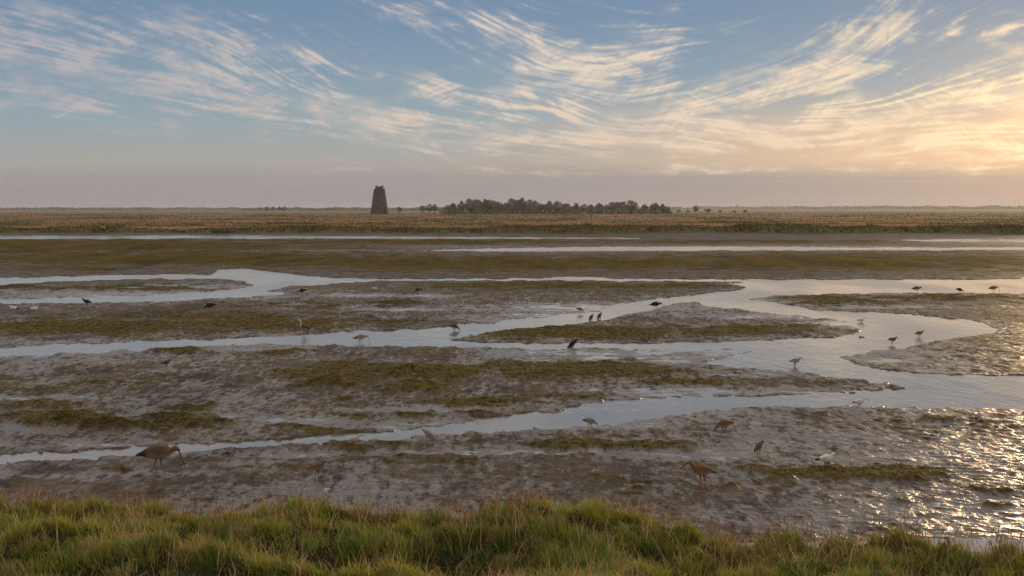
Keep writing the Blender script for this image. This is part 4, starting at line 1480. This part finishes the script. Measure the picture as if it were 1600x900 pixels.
def make_bird_mesh(pose, plum, legs):
    D = POSES[pose]
    A = np.array(D['body'])
    body = np.stack([A[:, 0], A[:, 0] * 0, A[:, 1], A[:, 2], A[:, 3]], 1)
    bl = np.array(D['bill'])
    k = len(bl)
    rb = np.linspace(.0078, .0046, k)
    bill = np.stack([bl[:, 0], bl[:, 0] * 0, bl[:, 1], rb, rb], 1)
    n_b = (len(body) - 1) * 4
    allr = cr_interp(np.vstack([body, bill]), 4)
    parts = []
    bm = bmesh.new()
    loft(bm, allr, 16, lambda i: 0 if i < n_b else 1)
    parts.append(bm)
    for sgn, (hx, fx) in zip((1, -1), D['legs']):
        bm = bmesh.new()
        hz = D['hipz']
        y0 = .030 * sgn
        kx = (hx + fx) / 2 - .018 * (hz / .16)
        rr = [(hx, y0, hz + .015, .020, .020), (hx * .7 + kx * .3, y0, hz * .78, .010, .010), (kx, y0 * .9, hz * .48, .0060, .0060),
              ((kx + fx) / 2, y0 * .9, hz * .24, .0048, .0048), (fx, y0 * .9, .012, .0052, .0052), (fx + .010, y0 * .9, .004, .0055, .0045), (fx + .040, y0 * .9, .003, .0030, .0028)]
        loft(bm, cr_interp(rr, 3), 8, lambda i: 2)
        parts.append(bm)
        for dy in (-.018, .018):
            bm = bmesh.new()
            rr = [(fx - .002, y0 * .9, .006, .0040, .0036), (fx + .015, y0 * .9 + dy * .5, .0035, .0035, .003), (fx + .034, y0 * .9 + dy, .003, .0022, .0022)]
            loft(bm, cr_interp(rr, 2), 6, lambda i: 2)
            parts.append(bm)
    # folded wings, a shallow shell on each flank reaching the tail
    i0, i1 = 1, 6
    for sgn in (1, -1):
        bm = bmesh.new()
        rr = []
        for j in range(i0, i1 + 1):
            x, z, hw, hh = A[j]
            f = (j - i0) / (i1 - i0)
            th = .022 * math.sin(math.pi * min(1, .15 + f * .85)) + .003
            rr.append((x - .012 * (1 - f), sgn * max(hw - .012, .003), z + hh * .28 + .004, th * .75, max(hh * .62, .006)))
        loft(bm, cr_interp(rr, 3), 10, lambda i: 0)
        parts.append(bm)
    # eyes
    hi = len(A) - 3
    if pose == 'longneck':
        hi = len(A) - 2
    for sgn in (1, -1):
        bm = bmesh.new()
        bmesh.ops.create_uvsphere(bm, u_segments=8, v_segments=6, radius=.0045,
                                  matrix=Matrix.Translation((A[hi, 0] + .006, sgn * (A[hi, 2] - .0025), A[hi, 1] + A[hi, 3] * .15)))
        for f in bm.faces:
            f.material_index = 3
        parts.append(bm)
    mats = [PL[plum], m_bill, LEGM[legs], m_eye]
    objs = []
    for bm in parts:
        bmesh.ops.recalc_face_normals(bm, faces=bm.faces)
        me = bpy.data.meshes.new('piece')
        bm.to_mesh(me)
        bm.free()
        for m in mats:
            me.materials.append(m)
        objs.append(link('piece', me))
    base = objs[0]
    for o in objs[1:]:
        md = base.modifiers.new('u', 'BOOLEAN')
        md.operation = 'UNION'
        md.solver = 'EXACT'
        md.object = o
    dg = bpy.context.evaluated_depsgraph_get()
    out = bpy.data.meshes.new_from_object(base.evaluated_get(dg))
    if len(out.vertices) < len(base.data.vertices):
        out = base.data.copy()
    if len(out.materials) == 0:
        for m in mats:
            out.materials.append(m)
    out.name = 'bird'
    out.polygons.foreach_set('use_smooth', np.ones(len(out.polygons), bool))
    for o in objs:
        me = o.data
        bpy.data.objects.remove(o)
        bpy.data.meshes.remove(me)
    return out


_cache = {}


def place_bird(pose, plum, legs, px, py, hpx, head, label, cat='bird', group='wading birds feeding on the mudflat', sink=0.0):
    key = (pose, plum, legs)
    if key not in _cache:
        _cache[key] = make_bird_mesh(*key)
    o = link('wading_bird', _cache[key])
    x, y = at(px, py, 0)
    x, y = float(x), float(y)
    z = max(mud_z(px, py), -.05) - .008 - sink
    ppm = F * 1.0 / math.hypot(y, CAM_H) 
    s_ = hpx / ppm / PH[pose]
    o.location = (x, y, z)
    o.scale = (s_,) * 3
    o.rotation_euler = (0, 0, R(head))
    tag(o, label, cat, group)
    return o


B = place_bird
B('walk', 'brown', 'grey', 247, 740, 47, 0, 'large streaked brown curlew stooping with long drooping bill beside the lowest creek')
B('stand', 'warm', 'red', 1097, 765, 43, 180, 'warm brown wader on bright red legs with a straight dark bill')
B('shank', 'warm', 'brown', 496, 748, 28, 6, 'small brown wader upright on reddish legs just above the grass bank')
B('shank', 'pale', 'brown', 553, 704, 22, 14, 'small pale wader standing upright on a weed patch below the lowest creek')
B('feed', 'grey', 'brown', 670, 698, 25, -8, 'pale wader tipped forward with its tail up and head down in mud')
B('stoop', 'grey', 'grey', 922, 670, 18, 0, 'grey-brown wader probing at the lower edge of the lowest creek')
B('stoop', 'warm', 'grey', 1131, 679, 23, 183, 'brown wader probing in the open mud below the lowest creek')
B('upright', 'brown', 'grey', 1186, 710, 23, 12, 'dark-tailed brown wader standing bolt upright in a wet patch')
B('plain', 'white', 'grey', 1291, 739, 27, -10, 'plump whitish bird with dark tail standing by ochre weed above the bank', sink=-.002)
B('stand', 'white', 'grey', 1342, 635, 20, -4, 'white-bodied wader with a dark tail wading at the lowest creek edge')
B('stand', 'grey', 'grey', 1242, 571, 18, -24, 'grey-brown wader with drooped dark tail wading in the wide channel')
B('stand', 'brown', 'grey', 1394, 537, 16, -50, 'round-looking brown wader in bright water, facing half towards us')
B('stand', 'brown', 'grey', 1436, 526, 14, 4, 'brown long-billed wader in profile in the bright bend of the channel')
B('plain', 'white', 'grey', 1346, 503, 11, 0, 'whitish bird wading in shallows off the tip of the weedy island')
B('plain', 'pale', 'grey', 1502, 557, 14, 6, 'pale bird on wet rippled mud inside the bend of the channel')
B('walk', 'brown', 'grey', 1432, 456, 11.5, 0, 'dark curlew stooping in the far bright reach, first of three')
B('stoop', 'dark', 'grey', 1499, 459, 9, 0, 'small dark wader head down between two curlews in the far reach')
B('walk', 'brown', 'grey', 1552, 455, 11, 0, 'curlew stooping in the far bright reach, nearest the photo edge')
B('walk', 'dark', 'grey', 1024, 482, 14, 0, 'dark curlew stooping on the bank where the channel narrows')
B('stoop', 'warm', 'grey', 906, 489, 9, 0, 'small brown wader on the muddy channel edge above an upright pair')
B('upright', 'umber', 'grey', 924, 500, 13, 40, 'upright brown wader in the water, the lower one of a close pair')
B('upright', 'umber', 'grey', 937, 498, 13.5, 35, 'upright brown wader in the water, the higher one of a close pair')
B('preen', 'dark', 'grey', 894, 543, 18, 180, 'hunched blackish bird head down where the thin lower creek runs')
B('stoop', 'pied', 'grey', 710, 516, 13, 0, 'dark-backed white-bellied wader stepping in the middle channel')
B('walk', 'grey', 'grey', 563, 535, 17, 0, 'grey-brown curlew wading in the open middle channel')
B('longneck', 'necked', 'brown', 475, 523, 25, 180, 'dark-backed bird with a long thin pale neck raised in the channel')
B('stoop', 'dark', 'grey', 472, 461, 10, 180, 'blackish wader head down on mud below the forked creek tip')
B('sit', 'pale', 'grey', 584, 454, 6, 0, 'tiny pale bird resting on mud between two dark feeding waders')
B('stoop', 'pied', 'grey', 653, 461, 11, 188, 'dark wader with a white breast head down on the far mud')
B('stoop', 'dark', 'grey', 328, 488, 14, 184, 'blackish wader head down on dark mud left of the forked creek')
B('shank', 'dark', 'grey', 136, 481, 14, 180, 'dark brown wader with head raised beside the upper left creek')
B('sit', 'white', 'grey', 22, 485, 8, 180, 'whitish resting bird with a dark head, nearest the left photo edge')
B('sit', 'white', 'grey', 53, 486, 8, 0, 'whitish resting bird with dark bill right of its resting neighbour')
B('shank', 'umber', 'grey', 260, 577, 14, 8, 'small brown wader standing alone on open brown mud at left')
B('sit', 'dark', 'grey', 1348, 527, 6, 180, 'tiny dark bird crouched in the shallows below a whitish wader')

# ------------------------------------------------------------------ dead stalks standing in the bank
m_stalk = simple_mat('dry_stalk', (.34, .25, .13), .8, .2, .35, 40)
m_seed = simple_mat('dark_seed_head', (.120, .085, .052), .9, .1, .4, 60)


def stalk(px, d, top_px, top_py, thick, head, label, bend=0.0, leaves=0):
    x = (px - 800) / F * d
    z0 = float(bank_z(x, d)) - .02
    tx = (top_px - 800) / F * d
    tz = CAM_H - (top_py - 327) / F * d
    r = np.random.default_rng(int(px))
    o = bpy.data.objects.new('dead_stalk', None)
    COL.objects.link(o)
    o.location = (x, d, z0)
    tag(o, label, 'dead stalk', 'dead stalks standing out of the bank')
    X1, Z1 = tx - x, tz - z0
    bm = bmesh.new()
    n = 7
    pts = [(X1 * f + bend * math.sin(math.pi * f) + r.normal(0, .003), r.normal(0, .004), Z1 * f) for f in np.linspace(0, 1, n)]
    tube_bm(bm, pts, np.linspace(thick * 1.35, thick * .7, n), 7)
    for k in range(leaves):
        f = r.uniform(.15, .8)
        i = int(f * (n - 1))
        a = Vector(pts[i])
        s_ = r.choice([-1, 1])
        L_ = r.uniform(.05, .12)
        tube_bm(bm, [a, a + Vector((s_ * L_ * .5, r.normal(0, .02), L_ * .5)), a + Vector((s_ * L_, r.normal(0, .03), L_ * .25))], [.0035, .003, .001], 5)
    me = bpy.data.meshes.new('stem')
    bm.to_mesh(me)
    bm.free()
    me.materials.append(m_stalk)
    link('stem', me, o)
    if head:
        bm = bmesh.new()
        a, b = Vector(pts[-1]), Vector(pts[-2])
        dr = (a - b).normalized()
        for k in range(26):
            f = r.uniform(0, 1)
            c = a - dr * head * f + Vector(r.normal(0, .006, 3))
            rr = bmesh.ops.create_icosphere(bm, subdivisions=1, radius=r.uniform(.0025, .0055))
            for v in rr['verts']:
                v.co = v.co + c
        me = bpy.data.meshes.new('seed_head')
        bm.to_mesh(me)
        bm.free()
        me.materials.append(m_seed)
        link('seed_head', me, o)


stalk(76, 6.5, 68, 774, .0050, .0, 'tall straight straw-coloured stalk on the mound in the left corner', .01)
stalk(74, 8.15, 72, 768, .0100, .085, 'short dark stalk with a thick seed head on the bank crest', 0)
stalk(205, 6.7, 186, 792, .0055, .0, 'leaning dry stalk with broad dead leaves on the left mound', .01, 7)
stalk(962, 6.9, 961, 832, .0050, .10, 'upright stalk with a long dark seed head under the creekside tussock', 0)
stalk(1497, 7.1, 1493, 846, .0070, .05, 'thick dark-tipped stalk at the foot of the bank, well right', 0)
stalk(1484, 7.15, 1490, 856, .0050, .04, 'thinner stalk close beside the thick dark-tipped one', 0)
stalk(855, 6.7, 856, 868, .0040, 0, 'short pale stalk by a dark hollow in the bank', 0)
stalk(920, 6.7, 892, 850, .0040, 0, 'pale stem leaning steeply in front of the dark hollow', -.01)
stalk(1052, 7.2, 1000, 810, .0035, 0, 'long pale stem leaning across the tussock top', .01)
stalk(1068, 7.0, 1066, 854, .0035, 0, 'small pale forked stalk in green grass below the leaning stem', 0, 3)
stalk(1070, 7.7, 1045, 796, .0030, .04, 'thin reddish stem with fine seed head rising over the tussock', 0)
